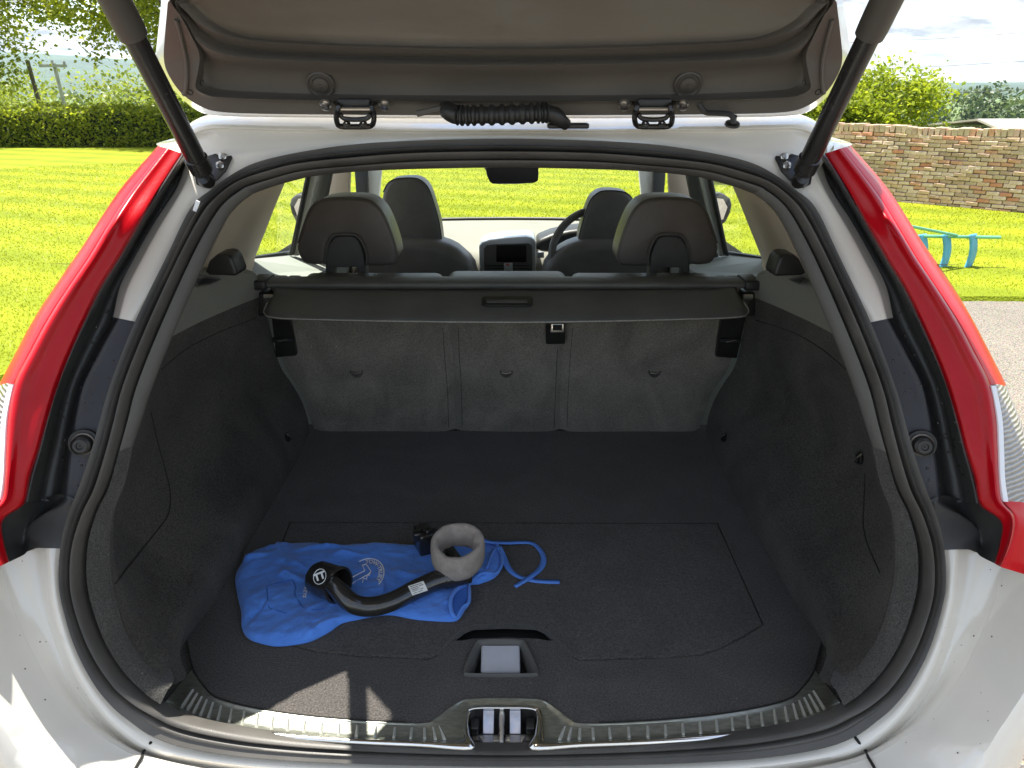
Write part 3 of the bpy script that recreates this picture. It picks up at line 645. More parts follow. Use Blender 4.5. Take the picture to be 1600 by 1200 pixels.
# water left on the gutter
g = random.Random(9); trees = [bvh(x) for x in (gl, gr_, gb, gb2)]; vf = []
for _ in range(230):
    i = g.randrange(0, 11); t = g.random(); a = mixp(LI[i], LI[i+1], t); b = mixp(OO[i] if i > 5 else GR[i], OO[i+1] if i > 5 else GR[i+1], t); p = mixp(a, b, g.uniform(0.15, 0.95))
    px = p[0] if g.random() < 0.5 else 1576-p[0]
    q, n_ = cast(px, p[1], trees)
    if q is None: continue
    r_ = g.choice([0.0009, 0.0012, 0.0016, 0.0021]); u = n_.orthogonal().normalized(); w = n_.cross(u)
    for ring_k in range(1):
        V = [q+n_*r_*0.55]+[q+(u*math.cos(k*1.0472)+w*math.sin(k*1.0472))*r_*0.6+n_*r_*0.4 for k in range(6)]+[q+(u*math.cos(k*1.0472)+w*math.sin(k*1.0472))*r_ for k in range(6)]
        vf.append((V, [(0, 1+k, 1+(k+1) % 6) for k in range(6)]+[(1+k, 7+k, 7+(k+1) % 6, 1+(k+1) % 6) for k in range(6)]))
o = mobj('water_drops', *join(*vf), 'water', car, sharp=180); o['kind'] = 'stuff'

# ---- tail lamps
LO = [(250, 229), (187, 300), (152, 350), (120, 400), (85, 450), (52, 500), (25, 550), (0, 598), (-22, 650), (-40, 700), (-52, 745), (-58, 785)]
LM = [(258, 231), (203, 300), (170, 350), (140, 400), (106, 450), (74, 500), (47, 550), (22, 600), (12, 650), (9, 700), (7, 745), (2, 780)]
foot_in, foot_mid, foot_out = [(4, 812), (5, 845), (14, 878)], [(-18, 806), (-14, 845), (2, 884)], [(-70, 830), (-72, 860), (-66, 905)]
lrows = []
for t, off in ((-0.1, -0.035), (0.0, -0.062), (0.1, -0.070), (0.55, -0.080), (0.8, -0.090), (0.93, -0.088), (1.0, -0.080)):
    r = [US(*mixp(a, b, t), Yr, off*(0.4+0.6*min(1, i/2))) for i, (a, b) in enumerate(zip(LI, LM))]
    r += [US(*mixp(a, b, t), Yr, off-0.012) for a, b in zip(foot_in, foot_mid)]
    lrows.append(r)
outer = []
for t, off in ((0.0, -0.080), (0.12, -0.078), (0.6, -0.060), (1.0, -0.020)):
    r = [US(*mixp(a, b, t), Yr, off*(0.4+0.6*min(1, i/2))) for i, (a, b) in enumerate(zip(LM, LO))]
    r += [US(*mixp(a, b, t), Yr, off-0.012) for a, b in zip(foot_mid, foot_out)]
    outer.append(r)
wrap = [Vector((p.x-0.05, p.y+0.12, p.z)) for p in outer[-1]]
for s in (1, -1):
    fm = (lambda p: p) if s == 1 else mxv
    lamp = loft('tail_lamp', [[fm(p) for p in r] for r in lrows], 'red_lens', car, nu=6, nv=3)
    loft('upper_lens', [[fm(p) for p in r[:8]] for r in outer+[wrap]], 'red_lens_bright', lamp, nu=6, nv=3)
    loft('foot_lens', [[fm(p) for p in r[11:]] for r in outer+[wrap]], 'red_lens_bright', lamp, nu=6, nv=3)
    loft('clear_lens', [[fm(p) for p in r[7:12]] for r in outer+[wrap]], 'clear_lens', lamp, nu=6, nv=3)
    # bright inner edge of the clear lens
    loft('lens_rim', [[fm(p+Vector((dx_, dy_, 0))) for p in outer[0][7:12]] for dx_, dy_ in ((0.004, 0.004), (0.0, -0.003), (-0.006, -0.003), (-0.009, 0.006))], 'white_print', lamp, nu=6, nv=1)

# ---- white lower rear corner and bumper
WW = [((97, 856), (76, 856), (55, 857), (0, 884), (-66, 906)), ((95, 900), (80, 900), (60, 905), (7, 905), (-74, 960)), ((100, 940), (85, 945), (70, 955), (25, 962), (-70, 1010)),
      ((117, 1000), (103, 1008), (88, 1012), (50, 1018), (-50, 1080)), ((140, 1050), (125, 1060), (108, 1063), (75, 1063), (-20, 1130)), ((170, 1095), (155, 1106), (138, 1107), (105, 1104), (0, 1160)),
      ((200, 1125), (188, 1140), (170, 1141), (140, 1138), (18, 1190)), ((240, 1152), (232, 1170), (222, 1176), (212, 1182), (70, 1250)), ((300, 1171), (300, 1185), (300, 1195), (300, 1206), (200, 1310)),
      ((400, 1185), (400, 1198), (400, 1208), (400, 1220), (360, 1340)), ((560, 1194), (560, 1206), (560, 1216), (560, 1230), (545, 1360)), ((788, 1198), (788, 1210), (788, 1220), (788, 1235), (788, 1370))]
wof = [0.010, 0.000, 0.012, -0.018, -0.10]
rows = []
for k in range(5): rows.append([US(*s[k], Yr, wof[k]) for s in WW])
mid34 = [a.lerp(b, 0.07)+Vector((0, 0.003, 0.001)) for a, b in zip(rows[3], rows[4])]
mid23 = [a.lerp(b, 0.80)+Vector((0, 0.006, 0)) for a, b in zip(rows[2], rows[3])]
mid35 = [a.lerp(b, 0.6)+Vector((0, 0.0, 0.012)) for a, b in zip(rows[3], rows[4])]
rows = rows[:3]+[mid23]+rows[3:4]+[mid34, mid35]+rows[4:]
for r in rows: r[-1].x = 0
low = [Vector((p.x*1.03, p.y+0.01, max(0.3, p.z-0.16))) for p in rows[-1]]
low2 = [Vector((p.x*1.0, p.y+0.05, 0.28)) for p in rows[-1]]
rows += [low, low2]
ctrd = [list(reversed(r)) for r in rows]
bump_ = loft('rear_bumper', [full_open(r) for r in ctrd], 'white_paint', car, nu=6, nv=3)
bt = [bvh(bump_)]
for s in (1, -1):
    pts = []
    for px, py in [(242, 1152), (236, 1160), (226, 1172), (221, 1184), (214, 1196), (206, 1212)]:
        q, n_ = cast(px if s == 1 else 1578-px, py, bt, 0.0012)
        if q is not None: pts.append(q)
    if len(pts) > 2: tube('panel_gap', cr(pts, 3), 0.0021, 'seam', bump_, 6)
# dirt specks on the paint
vf = []
for _ in range(55):
    px, py = g.uniform(0, 300), g.uniform(860, 1200)
    if g.random() < 0.5: px = 1578-px
    q, n_ = cast(px, py, bt, 0.0003)
    if q is None: continue
    r_ = g.choice([0.0006, 0.0008, 0.0012]); u = n_.orthogonal().normalized(); w = n_.cross(u)
    vf.append(([q+(u*math.cos(k*1.0472)+w*math.sin(k*1.0472))*r_ for k in range(6)]+[q+n_*r_*0.4], [(k, (k+1) % 6, 6) for k in range(6)]))
o = mobj('dirt_specks', *join(*vf), 'dirt', car); o['kind'] = 'stuff'

# ---- exterior quarter, sides, roof, bonnet, wheels
def side_x(z):
    return 0.93 if z < 0.95 else 0.93-0.05*(z-0.95)/0.1 if z < 1.05 else 0.88-0.28*(z-1.05)/0.5
cpts = outer[-1]; r0 = wrap; r1 = [Vector((-min(side_x(p.z)-0.01, abs(p.x)+0.10), p.y+0.30, p.z)) for p in wrap]; r2 = [Vector((-side_x(p.z), 2.05, p.z)) for p in wrap]
both('rear_quarter', [r0, r1, r2], 'white_paint', car, nu=4, nv=4)
W4 = rows[7]; wr = W4[:8]
both('roof_corner', [[lrows[0][0], outer[-1][0], r0[0], r1[0], r2[0]], [REC[0]+Vector((0.02, 0, -0.02)), REC[0], REC[1], REC[2], r2[0]+Vector((0.02, 0.02, 0.05))]], 'white_paint', car, nu=4, nv=3)
both('bumper_side', [wr, [Vector((p.x-0.09, p.y+0.22, p.z)) for p in wr], [Vector((-0.925, 1.55, max(0.55, min(1.0, p.z)))) for p in wr]], 'white_paint', car, nu=4, nv=3)
zz = [0.30, 0.42, 0.60, 0.78, 0.92, 0.98]
sect = []
for yy, k in ((1.0, 0.80), (1.35, 0.96), (1.9, 1.0), (3.0, 1.0), (4.2, 1.0), (4.9, 0.95), (5.25, 0.8)):
    sect.append([Vector((-k*(0.90 if z < 0.4 else side_x(z)-(0.008 if z > 0.5 else 0)), yy, z if yy < 4 else z*(1-0.14*(yy-4)/1.25))) for z in zz])
both('body_side', [r[:4] if False else r for r in sect], 'white_paint', car, nu=3, nv=3)
rf = [[Vector((0.60*s_, y_, z_)) for s_ in (-1, -0.6, 0, 0.6, 1)] for y_, z_ in ((1.62, 1.60), (2.2, 1.645), (2.9, 1.62), (3.05, 1.56))]
for r in rf:
    for p in r: p.z += 0.03*(1-(p.x/0.6)**2)-0.03
loft('roof', rf, 'white_paint', car, nu=4, nv=4)
loft('headlining', [[p+Vector((0, -0.05, -0.05)) for p in r] for r in rf], 'headliner', car, nu=3, nv=3)
both('roof_rail_side', [[Vector((-0.54, 1.62, 1.575)), Vector((-0.60, 2.2, 1.615)), Vector((-0.60, 3.05, 1.53))], [Vector((-0.555, 1.52, 1.50)), Vector((-0.62, 2.2, 1.52)), Vector((-0.625, 3.1, 1.46))]], 'white_paint', car, nu=4, nv=1, thick=0.01)
bn = [[Vector((0.84*s_*k, y_, z_-0.05*abs(s_)**2)) for s_ in (-1, -0.5, 0, 0.5, 1)] for y_, z_, k in ((3.72, 0.93, 1), (4.3, 0.84, 1), (4.9, 0.74, 0.95), (5.25, 0.6, 0.85), (5.32, 0.35, 0.8))]
loft('bonnet', bn, 'white_paint', car, nu=4, nv=4)
box('underbody', (0, 3.1, 0.40), (1.5, 4.2, 0.28), 'underbody', car, 0.02)
for yy in (1.72, 4.45):
    for s in (-1, 1):
        wv = lathe('wheel', [(0.001, 0.0), (0.10, 0.01), (0.20, -0.02), (0.235, 0.03), (0.24, 0.05), (0.24, -0.1), (0.001, -0.1)], (s*0.90, yy, 0.36), (s, 0, 0), 'silver', car, 32)
        lathe('tyre', [(0.24, -0.19), (0.33, -0.19), (0.36, -0.15), (0.36, 0.0), (0.335, 0.045), (0.25, 0.05), (0.24, 0.03)], (s*0.90, yy, 0.36), (s, 0, 0), 'tyre', wv, 40)

# ---- boot floor: base carpet with a hole for the hatch and the handle
def floorp(L, z=ZF): return [UZ(a, b, z) for a, b in L]
def sym(L, z=ZF):
    a = [UZ(x, y, z) for x, y in L]; return a
left_out = [(485, 673), (295, 1000), (302, 1046), (318, 1072), (345, 1093), (430, 1112), (540, 1124), (657, 1129), (684, 1121), (722, 1094), (788, 1090)]
lo = [UZ(x, y, ZF) for x, y in left_out]; lo[0].x = -0.545; lo[1].x = -0.54; lo[-1].x = 0
lo = [lo[0]]+[lo[0].lerp(lo[1], k/6) for k in range(1, 6)]+[lo[1]]+cr(lo[1:], 4)[1:]
outl = lo+[mxv(p) for p in reversed(lo[:-1])]
hatch_px = [(452, 816), (1122, 818), (1193, 976), (1160, 996), (1125, 1014), (1095, 1024), (1040, 1028), (905, 1032), (894, 1026), (868, 1000), (852, 986), (838, 980), (790, 978), (740, 980), (724, 986), (706, 1000), (684, 1024), (670, 1030), (560, 1026), (490, 1018), (452, 1008), (408, 990), (392, 978)]
hp = [UZ(x, y, ZF) for x, y in hatch_px]
cen = sum(hp, Vector())/len(hp)
def inset(L, d):
    n = len(L); res = []
    for i in range(n):
        a, b, c = L[i-1], L[i], L[(i+1) % n]; t1 = (b-a).normalized(); t2 = (c-b).normalized(); nn = Vector((t1.y+t2.y, -(t1.x+t2.x), 0))
        if nn.length < 1e-6: res.append(b.copy()); continue
        nn.normalize(); k = max(0.5, nn.dot(Vector((t1.y, -t1.x, 0)))); res.append(b+nn*d/k)
    return res
ar = sum(hp[i-1].x*hp[i].y-hp[i].x*hp[i-1].y for i in range(len(hp)))
sg = 1 if ar < 0 else -1                    # inset() with positive d moves inward for clockwise loops
hole = inset(hp, -0.0012*sg)
# finger slot: the floor in front of the hatch is cut back
slot = {11: (840, 998), 12: (790, 996), 13: (738, 998), 10: (856, 1001), 14: (722, 1001)}
for i, (x, y) in slot.items(): hole[i] = UZ(x, y, ZF)
tray_px = [(756, 1003), (810, 1003), (822, 1010), (838, 1044), (838, 1052), (830, 1057), (736, 1057), (727, 1052), (727, 1044), (742, 1010)]
tp = [UZ(x, y, ZF) for x, y in tray_px]
fl = fill('boot_floor', [outl, hole, tp], 'carpet_floor', car, 0.02)
for s in (1, -1): tube('floor_seam', [Vector((p.x*s, p.y, ZF+0.0006)) for p in lo[:30]], 0.0016, 'seam', fl, 5)
hat_loop = inset(hp, 0.0012*sg)
hb = [p+Vector((0, 0, -0.004)) for p in hat_loop]; ht = [p+Vector((0, 0, 0.0015)) for p in inset(hat_loop, 0.004*sg)]; hm = [p+Vector((0, 0, 0.0002)) for p in inset(hat_loop, 0.0012*sg)]
nH = len(hb); v = hb+hm+ht; f = []
for k in range(2):
    for i in range(nH): f.append((k*nH+i, k*nH+(i+1) % nH, (k+1)*nH+(i+1) % nH, (k+1)*nH+i))
hat = mobj('floor_hatch', v, f, 'carpet_floor', car, sharp=60)
bm = bmesh.new(); bm.from_mesh(hat.data); bm.verts.ensure_lookup_table(); bm.edges.ensure_lookup_table()
tops = [bm.verts[2*nH+i] for i in range(nH)]; es = [bm.edges.get((tops[i], tops[(i+1) % nH])) for i in range(nH)]
bmesh.ops.triangle_fill(bm, edges=es, use_beauty=True); bmesh.ops.recalc_face_normals(bm, faces=bm.faces); bm.to_mesh(hat.data); bm.free()
for s in (1, -1): mobj('floor_margin', [Vector((s*x_, y_, ZF-0.005)) for x_, y_ in ((0.50, 0.90), (0.44, 0.855), (0.60, 0.84), (0.64, 1.2), (0.64, 1.9), (0.50, 1.9))], [(0, 1, 2, 3, 4, 5)], 'carpet_floor', car, smooth=False)
fill('floor_base', [[p+Vector((0, 0, -0.022)) for p in outl]], 'dark_cavity', car)
tube('hatch_lip', [hp[i]+Vector((0, 0.002, -0.002)) for i in (8, 9, 10, 11, 12, 13, 14, 15, 16)], 0.0045, 'carpet_edge', hat, 8)
# pull handle tray
def lp(L, z, s=1.0, c=None):
    pts = [UZ(x, y, ZF) for x, y in L]; c = c or sum(pts, Vector())/len(pts); return [Vector((c.x+(p.x-c.x)*s, c.y+(p.y-c.y)*s, z)) for p in pts]
tr = [cr(lp(tray_px, z, s), 3, True) for z, s in ((ZF-0.004, 1.03), (ZF+0.004, 1.03), (ZF+0.006, 0.99), (ZF+0.004, 0.90), (ZF-0.006, 0.84), (ZF-0.022, 0.80))]
v, f = grid(tr, closed_u=True); n0 = len(tr[0]); f.append(tuple(range(5*n0, 6*n0)))
tray = mobj('pull_handle', v, f, 'grey_trim', car, sharp=50)
pd = [UZ(x, y, ZF+0.002) for x, y in ((752, 1006), (812, 1006), (813, 1040), (751, 1040))]
pd = [p+Vector((0, 0, -0.002 if i < 2 else -0.012)) for i, p in enumerate(pd)]
o = prism('grip_pad', pd, (0, 0, -0.008), 'pad_grey', tray, 0.003)

# ---- sill plate
E1 = [(252, 1105), (285, 1119), (340, 1133), (430, 1147), (540, 1156), (655, 1161), (727, 1163), (728, 1140), (730, 1116), (740, 1107), (788, 1106)]
E2 = [(299, 1047), (317, 1073), (344, 1094), (430, 1113), (540, 1125), (655, 1130), (680, 1123), (700, 1108), (721, 1095), (740, 1092), (788, 1091)]
def e3(a, b, t, dz): return UZ(a[0]+(b[0]-a[0])*t, a[1]+(b[1]-a[1])*t, ZF+dz)
srows = [ctr(list(reversed([e3(a, b, t, dz) for a, b in zip(E1, E2)]))) for t, dz in ((0.0, -0.012), (0.04, 0.002), (0.14, 0.004), (0.2, -0.001), (0.55, 0.0), (0.9, 0.001), (1.0, 0.0025), (1.04, -0.006))]
sill = loft('sill_plate', [full_open(r) for r in srows], 'sill_metal', car, nu=5, nv=2, sharp=40)
br = [ctr(list(reversed([e3(a, b, t, dz) for a, b in zip(E1, E2)]))) for t, dz in ((-0.26, -0.010), (-0.22, 0.002), (-0.12, 0.007), (0.02, 0.009), (0.09, 0.0085), (0.14, 0.003))]
loft('sill_edge', [full_open(r) for r in br], 'sill_bright', sill, nu=5, nv=2)
e1c = cr([UZ(*p, ZF) for p in E1[:7]], 8); e2c = cr([UZ(*p, ZF) for p in E2[:7]], 8)
ribme = None
nr = 21
for k in range(nr):
    t = 0.13+0.80*k/(nr-1); i = int(t*(len(e1c)-1)); fr = t*(len(e1c)-1)-i
    a = e1c[i].lerp(e1c[min(i+1, len(e1c)-1)], fr); b = e2c[i].lerp(e2c[min(i+1, len(e2c)-1)], fr)
    for s in (1, -1):
        p, q = a.lerp(b, 0.17), a.lerp(b, 0.80); q = Vector((p.x+(q.x-p.x)*0.55, q.y, q.z))
        if s == -1: p, q = mxv(p), mxv(q)
        u = Vector((1, 0, 0)); w = 0.0030
        V = [p-u*w+Vector((0, 0, -.002)), p+u*w+Vector((0, 0, -.002)), q-u*w+Vector((0, 0, -.002)), q+u*w+Vector((0, 0, -.002)), p+Vector((0, .003, .0040)), q+Vector((0, -.004, .0040))]
        mobj('rib', V, [(0, 1, 4), (3, 2, 5), (1, 3, 5, 4), (2, 0, 4, 5)], 'rib_metal', sill, smooth=True, sharp=10)
# ---- latch recess
lx = [(727, 1163), (729, 1140), (732, 1116), (742, 1107), (788, 1106), (834, 1107), (844, 1116), (847, 1140), (849, 1163)]
rim = [UZ(x, y, ZF+0.002) for x, y in lx]
dz = [Vector((p.x*0.98, p.y+0.01, ZF-0.06)) for p in rim]
v = rim+dz; n9 = len(rim); f = [(i, i+1, n9+i+1, n9+i) for i in range(n9-1)]+[tuple(range(n9, 2*n9))]
mat('latch_steel', (0.10, 0.095, 0.09), rough=0.5, metal=0.6, var=0.4, vscale=60)
lat = mobj('latch_recess', v, f, 'latch_steel', car, sharp=40)
tube('rim', cr(rim, 4), 0.0028, 'sill_bright', lat, 8)
def slab(name, c0, c1, w, t, m, parent):
    c0, c1 = Vector(c0), Vector(c1); d = (c1-c0); u = Vector((1, 0, 0)); nn = d.cross(u).normalized()
    o = mobj(name, [c0-u*w/2, c0+u*w/2, c1+u*w/2, c1-u*w/2, c0-u*w/2-nn*t, c0+u*w/2-nn*t, c1+u*w/2-nn*t, c1-u*w/2-nn*t], [(0, 1, 2, 3), (7, 6, 5, 4), (0, 4, 5, 1), (1, 5, 6, 2), (2, 6, 7, 3), (3, 7, 4, 0)], m, parent, smooth=False)
    return bevel(o, 0.001, 2)
yb = UZ(788, 1108, ZF).y; yf = UZ(788, 1160, ZF).y
for xx in (-0.021, 0.019):
    slab('latch_plate', (xx, yb-0.001, ZF-0.001), (xx, yb-0.026, ZF-0.022), 0.0165, 0.002, 'zinc', lat)
    slab('latch_plate', (xx, yb-0.0265, ZF-0.0225), (xx, yf+0.002, ZF-0.024), 0.0165, 0.002, 'zinc', lat)
tube('striker', [(-0.001, yb-0.002, ZF-0.002), (-0.001, yb-0.012, ZF-0.004), (-0.001, yf+0.012, ZF-0.012), (-0.001, yf+0.004, ZF-0.03)], 0.0042, 'steel', lat, 10)
for s in (-1, 1):
    box('buffer', (s*0.042, yb-0.014, ZF-0.022), (0.014, 0.022, 0.02), 'black_plastic', lat, 0.003)
    box('side_plate', (s*0.030, yb-0.030, ZF-0.030), (0.052, 0.014, 0.012), 'steel', lat, 0.003)
    box('side_cheek', (s*0.040, yb-0.040, ZF-0.024), (0.020, 0.010, 0.018), 'latch_steel', lat, 0.003, Matrix.Rotation(R(25*s), 3, 'Y'))

# ---- boot side walls
FAR = [(486, 673), (480, 652), (471, 626), (455, 598), (441, 578), (432, 555), (424, 520), (417, 490), (411, 462), (405, 444), (400, 428)]
farp = [US(x, y, Ys, 0.0) for x, y in FAR]
nearp = [STR[21], STR[20], STR[19], STR[18], STR[16], STR[14], STR[12], STR[11], STR[10], STR[9], US(313, 427, Yr, 0.03)]
nearp[0] = nearp[0]+Vector((0, 0, -0.008)); farp[0] = Vector((-0.542, 1.842, ZF-0.004))
wr_ = []
for t in (0.0, 0.04, 0.14, 0.32, 0.55, 0.8, 0.95, 1.0):
    row = []
    for i, (a, b) in enumerate(zip(nearp, farp)):
        p = a.lerp(b, t); h_ = min(1, i/4.0); bulge = 0.075*math.sin(math.pi*min(1, t*1.6+0.02) if t < 0.31 else math.pi*0.5*(1-t)/0.69)*h_
        x_ = p.x-bulge*(0.6 if t < 0.05 else 1)
        if i == 0: x_ = min(-0.53, p.x) if t > 0.1 else p.x
        row.append(Vector((x_, p.y, p.z if i else p.z+(ZF-0.004-p.z)*min(1, t*5))))
    wr_.append(row)
wall_l, wall_r = both('side_carpet', [r[:9] for r in wr_], 'carpet_wall', car, nu=5, nv=4)
up_l, up_r = both('upper_side_trim', [r[8:] for r in wr_], 'shelf_plastic', car, nu=5, nv=4)
sh_rows = [[r[-1] for r in wr_], [r[-1]+Vector((-0.012, 0, 0.008)) for r in wr_], [r[-1]+Vector((-0.05, 0.01, 0.012)) for r in wr_], [Vector((min(r[-1].x-0.15, -0.70), r[-1].y+0.02, r[-1].z+0.010)) for r in wr_]]
shl, shr = both('side_shelf', sh_rows, 'shelf_plastic', car, nu=4, nv=3)
wtrees = [bvh(wall_l), bvh(wall_r), bvh(up_l), bvh(up_r), bvh(shl), bvh(shr)]
def seamline(name, pts, parent, r_=0.0011, m='seam', off=0.0004, n_=4, tr_=None):
    P = []
    pp = cr([Vector((a, b, 0)) for a, b in pts], n_)
    for p in pp:
        q, _n = cast(p.x, p.y, tr_ or wtrees, off)
        if q is not None: P.append(q)
    P = [p for i, p in enumerate(P) if i == 0 or (p-P[i-1]).length < 0.15]
    if len(P) > 2: return tube(name, P, r_, m, parent, 5)
seamline('panel_seam', [(236, 645), (246, 690), (258, 735), (266, 772), (262, 806), (240, 836), (205, 880), (180, 912)], wall_l)
seamline('panel_seam', [(1352, 740), (1350, 790), (1349, 820), (1356, 852), (1375, 895)], wall_r)
seamline('panel_seam', [(252, 577), (290, 546), (340, 520), (400, 497)], wall_l, 0.0008)
seamline('panel_seam', [(1322, 577), (1285, 546), (1240, 520), (1180, 500)], wall_r, 0.0008)
# lashing eyes
for px, py, par in ((447, 684, wall_l), (1134, 684, wall_r), (1347, 716, wall_r)):
    q, n_ = cast(px, py, wtrees, 0.002)
    if q is not None:
        e = lathe('lashing_eye', [(0.0075, 0.0), (0.011, 0.001), (0.012, 0.004), (0.009, 0.006), (0.0075, 0.003)], q, n_, 'black_plastic', par, 16)
        tube('loop', cr([q+Vector((0, -0.006, 0.012))+n_*0.003, q+n_*0.009+Vector((0, -0.004, 0.004)), q+n_*0.009+Vector((0, 0.004, -0.006)), q+Vector((0, 0.005, -0.012))+n_*0.003], 3), 0.0016, 'steel', e, 6)
# speaker grilles on the shelf
for s in (1, -1):
    gx = [(305, 437), (318, 432), (342, 436), (326, 443), (306, 446)]
    P = []
    for x, y in gx:
        q, n_ = cast(x if s == 1 else 1578-x, y, wtrees, 0.003)
        if q is not None: P.append(q)
    if len(P) >= 4: mobj('speaker_grille', P, [tuple(range(len(P)))], 'black_plastic', shl if s == 1 else shr, smooth=False); tube('grille_rim', P+[P[0]], 0.002, 'grey_trim', shl if s == 1 else shr, 6)

# ---- rear seat backs
def seat_panel(name, L, Rr, parent, nz=14, nx=16):
    """L, Rr: lists of (px,py) bottom to top for both edges"""
    lc = cr([US(x, y, Ys) for x, y in L], 4); rc = cr([US(x, y, Ys) for x, y in Rr], 4); n_ = len(lc); rws = []
    for i in range(n_):
        row = []
        for j in range(nx+1):
            u = j/nx; p = lc[i].lerp(rc[i], u)
            ed = min(u, 1-u)*(rc[i]-lc[i]).length; pu = 1-math.exp(-ed/0.012); zz_ = (p.z-ZF)
            d_ = 0.018*pu+0.004*noise.noise((p.x*7, p.z*9, 3))*pu
            row.append(p+Vector((0, 0.022-d_, 0)))
        rws.append(row)
    v, f = grid(rws); return mobj(name, v, f, 'carpet_seat', parent)
bot = 675
sb1 = seat_panel('seat_back', [(487, bot), (477, 645), (466, 615), (448, 588), (437, 562), (428, 530), (422, 495), (415, 440)], [(711, bot), (710, 640), (709, 610), (708, 580), (706, 555), (703, 525), (701, 495), (698, 440)], car)
sb2 = seat_panel('seat_back', [(711, bot), (710, 640), (709, 610), (708, 580), (706, 555), (703, 525), (701, 495), (698, 440)], [(875, bot), (876, 640), (877, 610), (878, 580), (880, 555), (883, 525), (885, 495), (888, 440)], car)
sb3 = seat_panel('seat_back', [(875, bot), (876, 640), (877, 610), (878, 580), (880, 555), (883, 525), (885, 495), (888, 440)], [(1096, bot), (1106, 645), (1117, 615), (1137, 588), (1147, 562), (1151, 530), (1157, 495), (1164, 440)], car)
strees = [bvh(x) for x in (sb1, sb2, sb3)]
for px, par in ((557, sb1), (791, sb2), (1023, sb3)):
    q, n_ = cast(px, 580, strees, 0.001)
    rw = [[q+Vector((0.017*math.cos(a)*s_, -0.0005*k, 0.0))+Vector((0, 0, 0.02*math.sin(a)*s_+0.003)) for a in [2*math.pi*i/16 for i in range(16)]] for k, s_ in ((0, 1.0), (2, 0.82), (-6, 0.75))]
    v, f = grid(rw, closed_u=True); f.append(tuple(range(32, 48)))
    sl = mobj('anchor_slot', v, f, 'carpet_edge', par)
    tube('anchor_bar', [q+Vector((-0.012, -0.004, -0.002)), q+Vector((0, -0.006, -0.003)), q+Vector((0.013, -0.004, -0.001))], 0.0019, 'steel', sl, 6)
# stitched seams each side of the seat splits
for pts, par in (([(692, 512), (695, 560), (699, 610), (701, 668)], sb1), ([(716, 512), (718, 560), (721, 610), (722, 668)], sb2), ([(871, 545), (868, 610), (866, 668)], sb2), ([(895, 512), (891, 560), (888, 610), (886, 668)], sb3),
                 ([(1147, 560), (1135, 592), (1110, 622), (1103, 668)], sb3)):
    seamline('stitching', pts, par, 0.0007, 'seam', 0.0, 4, strees)
for s in (1, -1):
    pts = [(424, 496), (452, 496), (463, 556), (431, 559)] if s == 1 else [(1166, 496), (1128, 496), (1119, 558), (1152, 560)]
    P = [US(x, y, Ys, -0.012) for x, y in pts]
    b = prism('seat_latch', P, (0, 0.03, 0), 'black_plastic', car, 0.003)
    c = (P[0]+P[1])/2*0.45+(P[2]+P[3])/2*0.55
    box('latch_slot', c+Vector((0, -0.002, 0)), (0.05, 0.012, 0.012), 'dark_cavity', b, 0.002)
    tube('latch_pin', [c+Vector((-0.012, -0.01, -0.001)), c+Vector((0.012, -0.01, 0.003))], 0.0018, 'steel', b, 6)
P = [US(x, y, Ys, -0.006) for x, y in ((853, 500), (883, 500), (883, 538), (853, 538))]
b = prism('belt_latch', P, (0, 0.02, 0), 'black_plastic', car, 0.003)
c = P[0].lerp(P[1], 0.6)+Vector((0, -0.004, -0.018)); box('latch_frame', c, (0.032, 0.006, 0.022), 'steel', b, 0.002); box('latch_mouth', c+Vector((0, -0.002, 0.002)), (0.022, 0.006, 0.014), 'dark_cavity', b, 0.001)

# ---- luggage cover and its cassette
cy0, cy1 = 1.63, 1.485
top = [UY(x, y, cy0) for x, y in ((428, 452), (600, 451), (788, 451), (980, 451), (1150, 452))]
ov = [(428, 452), (426, 462), (418, 474), (413, 484), (414, 491), (424, 496), (470, 499), (600, 502), (788, 504), (960, 502), (1110, 498), (1158, 495), (1168, 490), (1169, 484), (1163, 474), (1155, 462), (1150, 452)]
def cov(x, y):
    t = (y-452)/52.0; return UY(x, y, cy0+(cy1-cy0)*min(1, max(0, t)))
CO = cr([cov(x, y) for x, y in ov], 4)
topc = cr(top, max(1, (len(CO)-1)//4)); topc = [topc[int(i*(len(topc)-1)/(len(CO)-1))] for i in range(len(CO))]
rows = [[a.lerp(b, t)+Vector((0, 0, 0.006*math.sin(math.pi*t))) for a, b in zip(topc, CO)] for t in (0, .15, .3, .45, .6, .75, .9, 1.0)]
v, f = grid(rows); lc = mobj('luggage_cover', v, f, 'cover_vinyl', car, sharp=60); solid(lc, 0.003)
tube('hem', [p+Vector((0, -0.001, 0.001)) for p in CO[8:-8]], 0.0014, 'hem_thread', lc, 5)
ctree = [bvh(lc)]
def cv(x, y, off=0.0): return cast(x, y, ctree, off)[0]
hq = [cv(x, y, 0.001) for x, y in ((752, 467), (757, 465), (827, 465), (832, 467), (832, 478), (828, 480), (756, 480), (752, 478))]
prism('cover_handle', hq, (0, -0.0025, 0.0035), 'black_plastic', lc, 0.0015)
hq2 = [cv(x, y, 0.0045) for x, y in ((760, 472), (824, 472), (824, 476.5), (760, 476.5))]
prism('handle_slot', hq2, (0, -0.0015, 0.002), 'cover_vinyl', lc, 0.0008)
pl = UY(402, 441, 1.655); pr = UY(1186, 441, 1.655)
cas = [[Vector((x_, cy0+0.015+yy, 0.0)) for x_ in (pl.x, -0.3, 0, 0.3, pr.x)] for yy in (0,)]
cp = [(-0.012, -0.010), (-0.017, -0.003), (-0.013, 0.002), (0.0, 0.005), (0.04, 0.005), (0.046, -0.004), (0.04, -0.012)]
zc = UY(788, 446, 1.62).z
rows = [[Vector((x_, 1.645+a, zc+b)) for x_ in (pl.x+0.02, -0.3, 0, 0.3, pr.x-0.02)] for a, b in cp+[cp[0]]]
